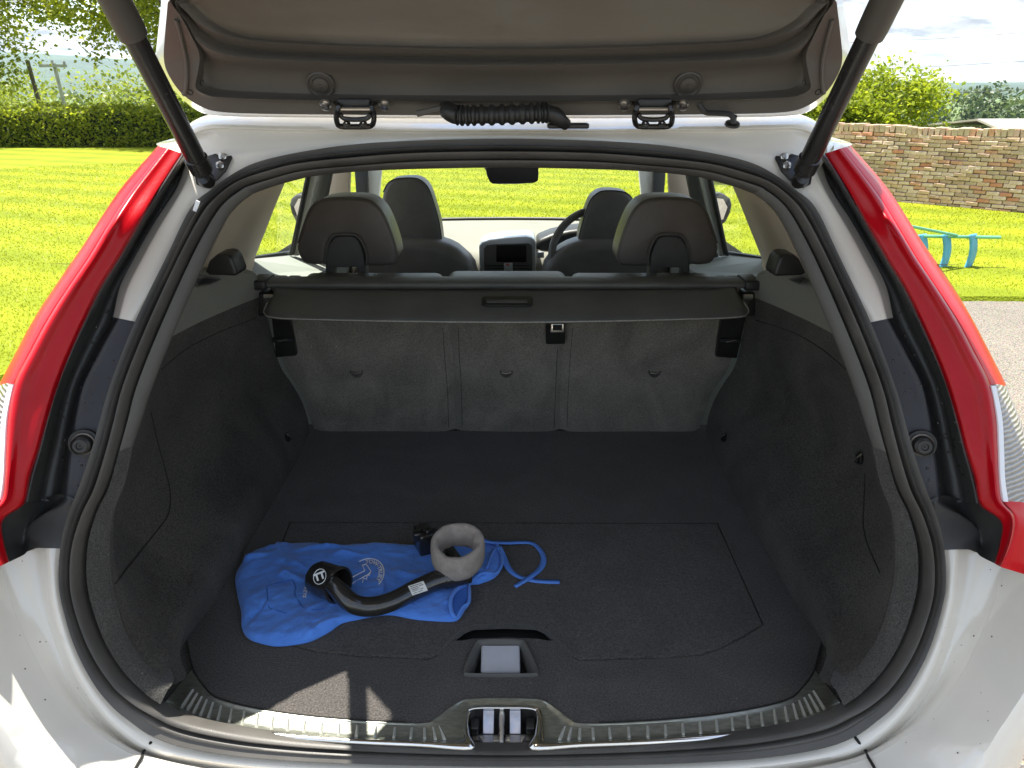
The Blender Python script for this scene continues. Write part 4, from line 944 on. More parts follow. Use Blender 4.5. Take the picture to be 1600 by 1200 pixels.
loft('cover_cassette', rows, 'cover_vinyl', car, nu=2, nv=2)
for s, px in ((1, 402), (-1, 1178)):
    q = UY(px, 444, 1.64); b = box('cassette_end', (q.x+0.005*s, 1.66, zc-0.002), (0.038, 0.075, 0.022), 'black_plastic', car, 0.005)
    box('end_bracket', (q.x+0.005*s, 1.665, zc-0.05), (0.036, 0.05, 0.055), 'black_plastic', b, 0.006)
    q2 = UY(424 if s == 1 else 1164, 464, 1.60); tube('cover_peg', [q2+Vector((-0.016*s, 0, 0)), q2+Vector((0.004*s, 0, 0))], 0.006, 'steel', b, 8)
# rear seat shoulders behind the cassette
for x0, x1, yt in ((466, 692, 428), (696, 888, 425), (892, 1122, 428)):
    a = UY(x0, yt, 1.80); b_ = UY(x1, yt, 1.80); zt = a.z-0.010
    o = box('rear_seat', ((a.x+b_.x)/2, 1.80, zt-0.055), (b_.x-a.x-0.004, 0.15, 0.11), 'leather', car, 0.022, seg=4)
for s in (1, -1):
    a = UY(400 if s == 1 else 1178, 430, 1.82); b_ = UY(464 if s == 1 else 1124, 430, 1.82)
    for k in range(3):
        t0 = k/3; xa = a.x+(b_.x-a.x)*t0; xb = a.x+(b_.x-a.x)*(t0+0.31)
        box('release_panel', ((xa+xb)/2, 1.82, 1.105), (abs(xb-xa), 0.10, 0.05), 'shelf_plastic', car, 0.006)

# ---- headrests
def zoomp(L, ox, oy, sc): return [(ox+x/sc, oy+y/sc) for x, y in L]
hr_px = zoomp([(255, 600), (262, 560), (290, 470), (325, 370), (360, 318), (410, 288), (500, 276), (620, 276), (700, 290), (750, 320), (795, 375), (838, 470), (868, 560), (884, 640), (872, 686), (840, 700), (692, 702), (688, 640), (672, 575), (640, 525), (600, 508), (510, 508), (470, 525), (445, 575), (430, 640), (424, 692), (330, 692), (285, 670)], 400, 240, 4)
stem_px = zoomp([(432, 775), (436, 640), (452, 575), (485, 530), (520, 516), (600, 516), (630, 535), (655, 580), (676, 640), (686, 775), (634, 775), (632, 712), (482, 712), (478, 775)], 400, 240, 4)
def headrest(px, Y, depth, m, parent, dx=0, mirror=False, bev=0.03, name='headrest', dz=0.0, n_=2):
    P = [UY(x, y, Y)+Vector((0, 0, dz)) for x, y in px]
    if mirror: P = [mxv(p) for p in P]
    P = cr(P, n_, True)
    return prism(name, P, (0, depth, 0), m, parent, bev, 5, 50)
for s in (False, True):
    h = headrest(hr_px, 1.86, 0.115, 'leather_brown', car, mirror=s, bev=0.022, name='rear_headrest')
    headrest(stem_px, 1.872, 0.05, 'grey_trim', h, mirror=s, bev=0.004, name='headrest_stem', n_=1)
    P = cr([UY(x, y, 1.8585) for x, y in hr_px[16:26]], 3); P = [mxv(p) for p in P] if s else P
    tube('piping', [p+Vector((0, 0.006, 0.0)) for p in P], 0.0035, 'leather', h, 6)
    P = cr([UY(x, y, 1.868) for x, y in hr_px[1:15]], 3); P = [mxv(p) for p in P] if s else P
    tube('piping', P, 0.0022, 'leather', h, 6)
fh_px = zoomp([(780, 560), (778, 420), (784, 320), (795, 240), (825, 185), (875, 158), (980, 152), (1035, 170), (1080, 220), (1115, 320), (1145, 430), (1162, 560), (1160, 640), (1132, 690), (1065, 690), (1040, 665), (1012, 625), (960, 602), (860, 602), (800, 600)], 400, 240, 4)
for s in (False, True):
    seat = bpy.data.objects.new('front_seat', None)
    P = [(-0.61, 0.55), (-0.61, 0.92), (-0.56, 1.02), (-0.47, 1.065), (-0.36, 1.075), (-0.25, 1.065), (-0.17, 1.02), (-0.12, 0.92), (-0.12, 0.55)]
    pts = [Vector((x_ if not s else -x_, 2.72, z_-0.015)) for x_, z_ in P]
    st = prism('front_seat', cr(pts, 3), (0, 0.16, 0), 'leather', car, 0.04, 4, 50)
    headrest(fh_px, 2.78, 0.12, 'leather', st, mirror=s, bev=0.03, name='headrest', dz=-0.045 if s else 0.0)
    pp = [UY(x, y, 2.788)+Vector((0, 0, -0.045 if s else 0)) for x, y in fh_px[3:14]]; pp = [mxv(p) for p in pp] if s else pp
    tube('piping', cr(pp, 3), 0.002, 'black_plastic', st, 5)
    cx_ = UY(660, 395, 2.8).x*(1 if not s else -1)
    for d_ in (-0.05, 0.05): tube('post', [(cx_+d_, 2.82, 1.0), (cx_+d_, 2.82, 1.10)], 0.006, 'steel', st, 8)

# ---- dashboard, screen, wheel, mirrors
dr = [[Vector((x_*1.0, y_+0.10*(x_/0.68)**2*-1, z_)) for x_ in (-0.70, -0.4, 0, 0.4, 0.70)] for y_, z_ in ((3.58, 0.995), (3.48, 1.003), (3.3, 1.0), (3.1, 0.985), (3.0, 0.945), (2.96, 0.85), (2.97, 0.55))]
dash = loft('dashboard', dr, 'dash_plastic', car, nu=4, nv=3)
tube('screen_base_strip', [(x_, 3.56-0.10*(x_/0.68)**2, 1.004) for x_ in (-0.7, -0.45, -0.2, 0, 0.2, 0.45, 0.7)], 0.008, 'black_plastic', dash, 6)
Yc = 2.90
def cq(x, y, d_=0.0): return UY(x, y, Yc+d_)
bz = zoomp([(395, 760), (388, 360), (420, 325), (500, 298), (700, 276), (880, 262), (940, 275), (975, 300), (985, 340), (985, 760)], 690, 330, 6.667)
P = [cq(x, y) for x, y in bz]; con = prism('centre_console', P, (0, 0.16, 0), 'silver', car, 0.006)
P = [cq(x, y, -0.004) for x, y in zoomp([(445, 760), (440, 390), (470, 355), (560, 345), (900, 335), (935, 350), (945, 380), (945, 760)], 690, 330, 6.667)]
prism('console_panel', P, (0, 0.01, 0), 'grey_trim', con, 0.003)
P = [cq(x, y, -0.0065) for x, y in zoomp([(570, 530), (570, 355), (880, 350), (880, 530)], 690, 330, 6.667)]
prism('display', P, (0, 0.006, 0), 'screen', con, 0.001)
for a, b_ in ((560, 572), (590, 602)):
    P = [cq(x, y, -0.0075) for x, y in zoomp([(465, b_), (465, a), (915, a), (915, b_)], 690, 330, 6.667)]; prism('vent_slat', P, (0, 0.006, 0), 'black_plastic', con, 0.001)
P = [cq(x, y, -0.012) for x, y in zoomp([(650, 660), (650, 545), (740, 540), (742, 660)], 690, 330, 6.667)]; hz = prism('switch_pod', P, (0, 0.008, 0), 'silver', con, 0.002)
mat('hazard_red', (0.45, 0.16, 0.14), rough=0.6)
P = [cq(x, y, -0.0135) for x, y in zoomp([(668, 570), (668, 546), (708, 545), (708, 570)], 690, 330, 6.667)]; prism('hazard_button', P, (0, 0.004, 0), 'hazard_red', con, 0.001)
P = [UY(x, y, 3.02) for x, y in ((838, 432), (838, 376), (862, 366), (890, 360), (960, 352), (1000, 356), (1030, 372), (1040, 432))]
prism('instrument_hood', P, (0, 0.16, 0), 'black_plastic', dash, 0.02)
P = [UY(x, y, 2.94) for x, y in ((840, 400), (840, 394), (850, 394), (850, 403), (840, 403))]; prism('starter_slot', P, (0, 0.02, 0), 'silver', dash, 0.001)
wc = UY(938, 402, 2.76); wrot = Matrix.Rotation(R(-24), 4, 'X')
rows = []
for i in range(48):
    a = 2*math.pi*i/48; row = []
    for j in range(10):
        b_ = 2*math.pi*j/10; rr = 0.182+0.0145*math.cos(b_)
        row.append(wc+wrot.to_3x3() @ Vector((rr*math.cos(a), 0.015*math.sin(b_), rr*math.sin(a))))
    rows.append(row)
v, f = grid(rows, closed_u=True, closed_v=True); sw = mobj('steering_wheel', v, f, 'leather', car)
box('hub', wc+Vector((0, 0.02, -0.01)), (0.17, 0.04, 0.12), 'leather', sw, 0.02, wrot.to_3x3())
box('spoke', wc+wrot.to_3x3() @ Vector((-0.115, 0.01, 0.005)), (0.10, 0.02, 0.05), 'leather', sw, 0.006, wrot.to_3x3())
box('spoke', wc+wrot.to_3x3() @ Vector((0.115, 0.01, 0.005)), (0.10, 0.02, 0.05), 'leather', sw, 0.006, wrot.to_3x3())
box('spoke_trim', wc+wrot.to_3x3() @ Vector((-0.083, -0.004, 0.006)), (0.008, 0.012, 0.06), 'silver', sw, 0.002, wrot.to_3x3() @ Matrix.Rotation(R(-20), 3, 'Y'))
P = [UY(x, y, 2.95) for x, y in ((759, 266), (763, 262), (836, 260), (841, 264), (841, 278), (834, 286), (780, 288), (765, 284))]
mir = prism('interior_mirror', cr(P, 2, True), (0, 0.04, 0), 'black_plastic', car, 0.008)
tube('mirror_stalk', [UY(808, 268, 2.98), UY(812, 225, 3.05)], 0.012, 'black_plastic', mir, 8)
for s in (1, -1):
    P = [Vector((-s*x_, 3.75, z_)) for x_, z_ in ((0.88, 0.95), (0.90, 1.07), (0.94, 1.10), (1.06, 1.09), (1.10, 1.04), (1.08, 0.96), (1.03, 0.93))]
    dm = prism('door_mirror', cr(P, 2, True), (0, 0.10, 0), 'black_plastic', car, 0.02)
    P = [Vector((-s*x_, 3.748, z_)) for x_, z_ in ((0.91, 0.96), (0.925, 1.06), (0.95, 1.08), (1.05, 1.07), (1.075, 1.03), (1.06, 0.97))]
    prism('mirror_pane', P, (0, 0.004, 0), 'mirror_glass', dm)

# ---- inner pillars, windows
near_d = [US(313, 427, Yr, 0.036), STR[8]+Vector((0, .006, 0)), STR[7]+Vector((0, .006, 0)), STR[6]+Vector((0, .006, 0)), STR[5]+Vector((0, .006, 0)), STR[4]+Vector((0, .006, 0)), STR[3]+Vector((0, .006, 0))]
far_d = [UY(400, 426, 2.02), UY(397, 408, 2.05), UY(405, 385, 2.05), UY(417, 355, 2.06), UY(430, 322, 2.07), UY(446, 283, 2.08), UY(452, 262, 2.09)]
both('pillar_lining', [[p for p in near_d], [Vector((a.x-0.07, a.y+0.10, a.z)) for a in near_d], [a.lerp(b_, 0.55)+Vector((-0.05, 0, 0)) for a, b_ in zip(near_d, far_d)], far_d, [p+Vector((-0.03, 0.01, 0)) for p in far_d]], 'beige_trim', car, nu=4, nv=4)
def pil(name, m, a, b_, c, d_, par=car):
    """pillar strip between pixel lines a-b (top, y=262) and c-d (bottom); each with Y"""
    P = [UY(a[0], a[1], a[2]), UY(b_[0], b_[1], b_[2]), UY(d_[0], d_[1], d_[2]), UY(c[0], c[1], c[2])]
    for s in (1, -1):
        Q = [p if s == 1 else mxv(p) for p in P]; o = prism(name, Q, (0, 0.03, 0), m, par, 0.004)
pil('window_seal', 'black_plastic', (481, 255, 2.40), (487, 255, 2.40), (451, 400, 2.42), (457, 400, 2.42))
pil('belt_pillar', 'pale_trim', (487, 255, 2.43), (501, 255, 2.43), (457, 400, 2.45), (467, 400, 2.45))
pil('seat_belt', 'grey_trim', (500, 255, 2.47), (521, 255, 2.47), (467, 404, 2.5), (492, 404, 2.5))
pil('belt_pillar', 'beige_trim', (520, 255, 2.56), (547, 255, 2.56), (490, 404, 2.6), (541, 404, 2.6))
pil('windscreen_pillar_seal', 'black_plastic', (553, 255, 3.22), (573, 255, 3.22), (560, 360, 3.2), (577, 360, 3.2))
pil('windscreen_pillar', 'pale_trim', (572, 255, 3.26), (597, 255, 3.26), (575, 360, 3.24), (587, 360, 3.24))
for s in (1, -1):
    v = [Vector((-s*x_, y_, z_)) for x_, y_, z_ in ((0.60, 1.70, 1.12), (0.60, 2.4, 1.02), (0.60, 3.3, 0.98), (0.73, 1.70, 1.165), (0.74, 2.05, 1.135), (0.74, 2.5, 1.055), (0.74, 3.4, 1.0), (0.60, 1.7, 0.5), (0.60, 3.3, 0.5))]
    mobj('door_card', v, [(0, 1, 5, 4, 3), (1, 2, 6, 5), (0, 7, 8, 2, 1)], 'door_trim', car, smooth=False)
    tube('belt_seal', [Vector((-s*0.735, 1.98, 1.143)), Vector((-s*0.735, 2.5, 1.06)), Vector((-s*0.735, 3.3, 1.008))], 0.006, 'black_plastic', car, 6)
    v = [Vector((-s*x_, y_, z_)) for x_, y_, z_ in ((0.745, 2.0, 1.12), (0.745, 3.45, 0.98), (0.63, 3.05, 1.47), (0.63, 2.0, 1.52))]
    mobj('side_window', v, [(0, 1, 2, 3)], 'window_glass', car, smooth=False)
v = [Vector(p) for p in ((-0.72, 3.66, 0.99), (0.72, 3.66, 0.99), (0.60, 3.0, 1.53), (-0.60, 3.0, 1.53))]
mobj('windscreen', v, [(0, 1, 2, 3)], 'window_glass', car, smooth=False)
# rounded black belt housings behind the side shelf
for s in (1, -1):
    P = [UY(x, y, 1.42) for x, y in ((318, 430), (326, 408), (338, 398), (352, 396), (362, 402), (370, 424), (371, 432))]
    P = [mxv(p) for p in P] if s == -1 else P
    prism('belt_housing', P, (0, 0.06, 0), 'black_plastic', car, 0.012)

# ---- tailgate
TG = [((788, 183), (788, 180), (788, 158), (788, 122), (788, 78)), ((650, 183), (650, 180), (650, 158), (650, 121), (650, 76)), ((520, 182), (520, 179), (520, 157), (520, 118), (520, 72)), ((420, 181), (420, 178), (420, 155), (420, 113), (420, 67)),
      ((340, 179), (346, 175), (348, 152), (356, 107), (378, 62)), ((305, 170), (313, 166), (325, 149), (334, 100), (337, 51)), ((275, 145), (284, 146), (306, 138), (320, 88), (312, 37)), ((255, 118), (264, 118), (309, 113), (313, 74), (300, 27)),
      ((244, 95), (256, 92), (311, 84), (302, 46), (290, 17)), ((247, 50), (258, 50), (293, 45), (287, 28), (280, 8)), ((252, 0), (262, 4), (273, 4), (274, 0), (270, -6)), ((256, -60), (266, -60), (268, -58), (269, -58), (266, -60))]
tof = [0.03, 0.0, -0.014, 0.012, -0.006]
tg = [ctr([US(*s[k], Yt, tof[k]) for s in TG]) for k in range(5)]
xt = [-0.66, -0.645, -0.64, -0.63, -0.62]; ZT = 1.85
for k in range(5): tg[k].append(Vector((xt[k], Yt(ZT)+tof[k], ZT)))
lip1 = [a.lerp(b_, 0.88)+Vector((0, 0.010, 0)) for a, b_ in zip(tg[1], tg[2])]
m23 = [a.lerp(b_, 0.25)+Vector((0, 0.020, 0.0)) for a, b_ in zip(tg[2], tg[3])]
m34 = [a.lerp(b_, 0.45)+Vector((0, -0.016, 0)) for a, b_ in zip(tg[3], tg[4])]
m34b = [a.lerp(b_, 0.72)+Vector((0, 0.012, 0)) for a, b_ in zip(tg[3], tg[4])]
g5 = [p+Vector((0.004 if i < 5 else 0.012, 0.016, 0.004)) for i, p in enumerate(tg[4])]; g5[0].x = 0
tgi = loft('tailgate', [full_open(r) for r in (tg[1], lip1, tg[2], m23, tg[3], m34, m34b, tg[4], g5)], 'tailgate_trim', car, nu=6, nv=3)
skin0 = [p+Vector((-0.012*(abs(p.x) > 0.1), 0.05, 0.03)) for p in tg[0]]
loft('outer_skin', [full_open(r) for r in (tg[1], tg[0], [p+Vector((0, 0.012, 0.0)) for p in tg[0]], skin0)], 'white_paint', tgi, nu=6, nv=2)
# glass: from the trim edge up to the lower door panel
ge = cr(g5, 6); nG = len(ge); topz = ZT
gt = [Vector((ge[i].x*(1-0.0), 0, 0)) for i in range(nG)]
rows = [[p+Vector((0, 0.008, -0.014)) for p in ge]]
for t in (0, 0.1, 0.3, 0.6, 1.0):
    row = []
    for i, p in enumerate(ge):
        zt = p.z+(topz-p.z)*t; x_ = p.x if i < nG-1 else p.x
        row.append(Vector((x_, p.y+(Yt(topz)+0.01-p.y)*t if t == 1 else p.y+(Yt(zt)-Yt(p.z)), zt)))
    rows.append(row)
gl_ = [full_open(r) for r in rows]; v, f = grid(gl_); mobj('rear_window', v, f, 'privacy_glass', tgi)
lowp = [[Vector((0.66*s_*k, y_, z_)) for s_ in (-1, -0.6, 0, 0.6, 1)] for y_, z_, k in ((0.86, 1.842, 0.97), (0.82, 1.835, 1.0), (0.68, 1.86, 1.02), (0.44, 1.87, 1.0), (0.33, 1.88, 0.93), (0.31, 1.92, 0.92), (0.44, 1.95, 1.0), (0.70, 1.93, 1.03), (0.87, 1.88, 1.0))]
loft('lower_panel', lowp, 'tailgate_trim', tgi, nu=4, nv=3)
tt = [bvh(tgi)]
# round blanking plugs, screw holes
for px, py in ((502, 130), (1074, 130)):
    q, n_ = cast(px, py, tt, 0.004)
    n2_ = (n_+Vector((0, -0.5, -0.4))).normalized()
    pg = lathe('plug', [(0.021, -0.003), (0.021, 0.002), (0.0185, 0.0035), (0.016, 0.0012), (0.013, 0.001), (0.0115, 0.004), (0.007, 0.0055), (0.001, 0.0056)], q, n2_, 'tailgate_dark', tgi, 28)
    lathe('screw', [(0.004, 0.005), (0.004, 0.007), (0.001, 0.0075)], q, n2_, 'tailgate_dark', pg, 12)
for px, py in ((297, 144), (315, 129), (1278, 144), (1257, 129)):
    q, n_ = cast(px, py, tt, 0.0005); lathe('screw_hole', [(0.0045, 0), (0.004, 0.001), (0.0035, -0.003), (0.001, -0.003)], q, n_, 'dark_cavity', tgi, 14)
for s in (1, -1):          # corner cover with raised rib
    pts = [(285, 150), (291, 138), (292, 100), (284, 60), (276, 30)]
    P = []
    for x, y in cr([Vector((a, b_, 0)) for a, b_ in pts], 4) and [(p.x, p.y) for p in cr([Vector((a, b_, 0)) for a, b_ in pts], 4)]:
        q, n_ = cast(x if s == 1 else 1576-x, y, tt, 0.001)
        if q is not None: P.append(q)
    tube('corner_rib', P, 0.003, 'tailgate_trim', tgi, 8)
# hinges
roofb = [bvh(o_) for o_ in bpy.data.objects if o_.name.startswith('roof_edge')]
for cxp in (555, 1021):
    def hp_(dx_, y, Y): return UY(cxp+dx_, y, Y)
    hy = 1.185
    path = [hp_(-34, 160, hy+0.02), hp_(-28, 161, hy), hp_(-26, 168, hy-0.02), hp_(-29, 178, hy-0.015), hp_(-29, 188, hy-0.01), hp_(-24, 197, hy), hp_(0, 198, hy), hp_(24, 197, hy), hp_(29, 188, hy-0.01), hp_(29, 178, hy-0.015), hp_(26, 168, hy-0.02), hp_(28, 161, hy), hp_(34, 160, hy+0.02)]
    h = tube('hinge', cr(path, 3), 0.0042, 'strut_black', tgi, 8)
    tube('hinge_bar', cr([hp_(-24, 178, hy-0.015), hp_(-18, 185, hy-0.012), hp_(0, 187, hy-0.012), hp_(18, 185, hy-0.012), hp_(24, 178, hy-0.015)], 3), 0.0036, 'strut_black', h, 8)
    tube('hinge_pin', [hp_(-24, 170, hy-0.018), hp_(24, 170, hy-0.018)], 0.0028, 'steel', h, 8)
    a = hp_(-26, 153, hy); b_ = hp_(26, 168, hy)
    box('hinge_plate', ((a.x+b_.x)/2, hy-0.006, (a.z+b_.z)/2), (b_.x-a.x, 0.012, abs(a.z-b_.z)), 'black_plastic', h, 0.003)
    for dx_ in (-13, 13): q = hp_(dx_, 195, hy-0.006); lathe('bolt', [(0.006, 0), (0.006, 0.003), (0.001, 0.004)], q, (0, -0.7, 0.7), 'steel', h, 8)
    for dx_ in (-46, 46):
        q = hp_(dx_, 161, hy-0.002); lathe('bolt', [(0.009, 0), (0.009, 0.003), (0.006, 0.004), (0.006, 0.010), (0.001, 0.011)], q, (0, -0.6, -0.8), 'steel', h, 10)
# corrugated cable gaiter
gy = 1.165
gp_ = [UY(x, y, gy+dy_) for x, y, dy_ in ((695, 168, .015), (705, 176, -.002), (718, 180, -.008), (745, 180, -.012), (790, 179, -.012), (835, 177, -.010), (856, 176, -.006))]
gc = cr(gp_, 12); rad_ = [0.0135*(0.75 if i < 6 else 1.0)+0.0016*(1 if (i//2) % 2 else -1)*(i > 22) for i in range(len(gc))]
gai = tube('cable_gaiter', gc, rad_, 'black_plastic', tgi, 14)
tube('gaiter_end', cr([UY(850, 176, gy-.006), UY(866, 180, gy-.004), UY(876, 188, gy), UY(884, 194, gy+.01)], 4), [0.0125, 0.0125, 0.0125, 0.012, 0.012, 0.0118, 0.0115, 0.011, 0.0105, 0.010, 0.0095, 0.009, 0.009], 'black_plastic', gai, 14)
a = UY(855, 199, 1.19); b_ = UY(920, 194, 1.19); box('gaiter_foot', ((a.x+b_.x)/2, 1.195, (a.z+b_.z)/2), (b_.x-a.x, 0.03, 0.008), 'black_plastic', gai, 0.003)
box('gaiter_arm', (UY(665, 174, 1.17)+UY(690, 170, 1.17))/2, (0.052, 0.012, 0.009), 'tailgate_dark', gai, 0.002, Matrix.Rotation(R(-12), 3, 'Y'))
wh = tube('washer_hose', cr([UY(x, y, 1.185) for x, y in ((1092, 162), (1097, 170), (1104, 176), (1122, 177), (1138, 178), (1145, 184), (1146, 193))], 4), 0.004, 'black_plastic', tgi, 8)
lathe('hose_grommet', [(0.012, 0), (0.011, 0.003), (0.005, 0.005), (0.0045, 0.015)], UY(1144, 195, 1.205), (0, -0.5, 1), 'black_plastic', wh, 12)

# ---- struts and rubber stops
for s in (1, -1):
    fm = (lambda p: p) if s == 1 else mxv
    b0 = US(318, 270, Yr, -0.035); t0 = UY(172, -15, 0.985); d_ = t0-b0
    P = [b0+d_*t for t in (0.0, 0.02, 0.10, 0.105, 0.5, 1.0, 1.8)]
    st = mobj('strut', *tube_vf([fm(p) for p in P], [0.0125, 0.0165, 0.0165, 0.0142, 0.0142, 0.0142, 0.0142], 20), 'strut_black', car)
    k0 = 0.79
    mobj('sleeve', *tube_vf([fm(b0+d_*t) for t in (k0, k0+0.002, k0+0.04, 1.4, 1.9)], [0.015, 0.0178, 0.0185, 0.019, 0.019], 20), 'tailgate_dark', st)
    e = b0+d_*1.9; mobj('top_bracket', *box_vf(fm(e+Vector((-0.005, 0.05, 0))), (0.03, 0.12, 0.04)), 'black_plastic', st, smooth=False)
    pts = [(325, 243), (336, 240), (344, 246), (360, 243), (362, 247), (352, 268), (340, 281), (328, 290), (316, 293), (306, 288), (304, 276)]
    pl_ = prism('mount_plate', [fm(US(x, y, Yr, -0.006)) for x, y in pts], (0, 0.006, 0), 'strut_black', st, 0.0015)
    for x, y in ((348, 244), (344, 258)): lathe('bolt', [(0.0065, -0.002), (0.0065, 0.001), (0.0048, 0.0015), (0.0048, 0.006), (0.001, 0.0065)], fm(US(x, y, Yr, -0.007)), (0, -1, 0.3), 'steel', pl_, 6)
    q = fm(US(322, 281, Yr, -0.028)); lathe('ball_socket', [(0.001, -0.012), (0.010, -0.010), (0.0125, 0.0), (0.010, 0.010), (0.001, 0.012)], q, (0, -0.8, 0.4), 'strut_black', pl_, 16)
    c = US(131, 693, Yr, -0.002); ax = Vector((0.25 if s == 1 else -0.25, -1, 0.25))
    rs = lathe('rubber_stop', [(0.0205, -0.004), (0.020, 0.001), (0.016, 0.001), (0.014, -0.006), (0.0135, 0.010), (0.0125, 0.016), (0.009, 0.019), (0.005, 0.019), (0.004, 0.017), (0.001, 0.017)], fm(c), ax, 'black_plastic', car, 28)
    lathe('rust_ring', [(0.0145, 0.001), (0.0155, 0.0025), (0.0135, 0.004)], fm(c), ax, 'foam', rs, 24)
# embossed marks in the left cup: rows of tiny dots
# small white tag on the seal
q = US(307, 322, Yr, -0.014); u = Vector((0.35, 0, -0.93)); box('seal_tag', q, (0.006, 0.002, 0.017), 'white_print', seal, 0.0005, Matrix.Rotation(R(27), 3, 'Y'))

# ================================================================== BAG, TOW BAR, FOAM RING
def zp(x, y): return (350+x/2.909, 780+y/2.909)
bag_out = [(50, 350), (78, 292), (130, 238), (245, 205), (400, 193), (470, 205), (600, 203), (760, 200), (860, 210), (960, 225), (1080, 200), (1180, 190), (1240, 212), (1262, 300), (1232, 350), (1165, 378), (1110, 392), (1113, 470), (1095, 500), (1062, 545), (1000, 552), (870, 542), (760, 522), (680, 528), (612, 542), (535, 560), (480, 598), (385, 645), (265, 664), (200, 660), (112, 632), (80, 585), (76, 510), (58, 430)]
bo = cr([UZ(*zp(x, y), ZF+0.007) for x, y in bag_out], 8, True); bo = [Vector((p.x, p.y, 0)) for p in bo]
m0 = UZ(*zp(270, 430), ZF); m1 = UZ(*zp(1060, 350), ZF)
def seg_near(p):
    d_ = m1-m0; d_.z = 0; t = max(0, min(1, (p-Vector((m0.x, m0.y, 0))).dot(d_)/d_.length_squared)); return Vector((m0.x, m0.y, 0))+d_*t
core = [seg_near(p) for p in bo]; nB = len(bo)
for _ in range(6): core = [(core[i-1]+core[i]*2+core[(i+1) % nB])/4 for i in range(nB)]
_g = random.Random(44); CREASE = []
bx0, bx1 = min(p.x for p in bo), max(p.x for p in bo); by0, by1 = min(p.y for p in bo), max(p.y for p in bo)
for k in range(75):
    big = k < 22
    CREASE.append((_g.uniform(bx0, bx1), _g.uniform(by0, by1), _g.choice([_g.gauss(0.35, 0.35), _g.gauss(-0.5, 0.4), _g.gauss(1.2, 0.5)]), _g.uniform(0.03, 0.075) if big else _g.uniform(0.012, 0.035),
                   _g.uniform(0.007, 0.013)*(1 if _g.random() < 0.75 else -0.7) if big else _g.uniform(0.002, 0.005), _g.uniform(0.006, 0.012) if big else _g.uniform(0.003, 0.006), _g.uniform(-6, 6)))
def fold(x, y):
    h = 0.006*noise.noise((x*11, y*15, 1.0))+0.0025*noise.noise((x*45, y*50, 4.0))
    for cx_, cy_, a_, L_, amp, w_, bend in CREASE:
        dx_, dy_ = x-cx_, y-cy_; ca, sa = math.cos(a_), math.sin(a_)
        u = dx_*ca+dy_*sa
        if abs(u) > L_: continue
        d_ = -dx_*sa+dy_*ca+bend*u*u; q = (u/L_)**2
        h += amp*(1-q)**1.5*(math.exp(-d_/w_) if d_ > 0 else math.exp(d_/(w_*0.45)))
    return h
rings = []
RS = [1.0, 0.995, 0.985, 0.97]+[0.97-0.97*i/44 for i in range(1, 45)]
for r_ in RS:
    row = []
    for o_, c in zip(bo, core):
        p = c+(o_-c)*r_*(1.0 if r_ < 0.999 else 0.988); e = 1-r_
        h_ = 0.0005 if r_ > 0.999 else 0.003+0.010*(1-math.exp(-e/0.07))+fold(p.x, p.y)*min(1, e/0.06+0.12)
        row.append(Vector((p.x, p.y, ZF+0.0025+max(0.0005, h_))))
    rings.append(row)
v, f = grid(rings, closed_u=True)
bag = thing('cloth_bag', 'blue cotton drawstring bag lying flat on the boot carpet', 'bag', (m0.x, m0.y, ZF))
cl = mobj('cloth', v, f, 'blue_cloth', bag, sharp=80)
btree = [bvh(cl)]
def bp_(x, y, off=0.0008):
    q, n_ = cast(*zp(x, y), btree, off); return q
# mouth of the bag: open hems, inside shade painted as a darker blue patch
def hem(pts, r_, m='blue_cloth', lift=0.004):
    P = []
    for x, y in pts:
        q = bp_(x, y, 0.0) or UZ(*zp(x, y), ZF+0.010)
        P.append(q+Vector((0, 0, lift)))
    return tube('hem', cr(P, 4), r_, m, cl, 8)
hem([(1112, 388), (1062, 415), (1036, 450), (1030, 500), (1045, 540), (1062, 548)], 0.0035)
hem([(1112, 390), (1116, 440), (1112, 480), (1085, 500), (1062, 545)], 0.003)
hem([(1180, 192), (1238, 212), (1258, 250), (1264, 300), (1235, 345), (1170, 345), (1120, 385)], 0.003)
hem([(1245, 215), (1215, 265), (1195, 320)], 0.0022)
P = [UZ(*zp(x, y), ZF+0.0395) for x, y in ((1102, 400), (1062, 425), (1042, 455), (1037, 500), (1048, 528), (1075, 500), (1102, 478), (1108, 440))]
P = [(bp_(x, y, 0.0) or UZ(*zp(x, y), ZF+0.012))+Vector((0, 0, 0.0022)) for x, y in ((1102, 400), (1062, 425), (1042, 455), (1037, 500), (1048, 528), (1075, 500), (1102, 478), (1108, 440))]
mobj('mouth_shade', P, [tuple(range(len(P)))], 'blue_dark', cl, smooth=False)
# pocket seams
def thread(pts, m='blue_dark', r_=0.0009):
    P = [bp_(x, y, 0.0003) for x, y in pts]; P = [p for p in P if p is not None]
    if len(P) > 2: tube('seam', cr(P, 4), r_, m, cl, 5)
thread([(195, 398), (198, 440), (205, 492), (240, 505), (285, 520)]); thread([(195, 396), (250, 380), (310, 368)]); thread([(312, 368), (325, 400), (322, 430), (340, 465), (360, 492), (410, 505), (455, 498)]); thread([(450, 450), (455, 498)])
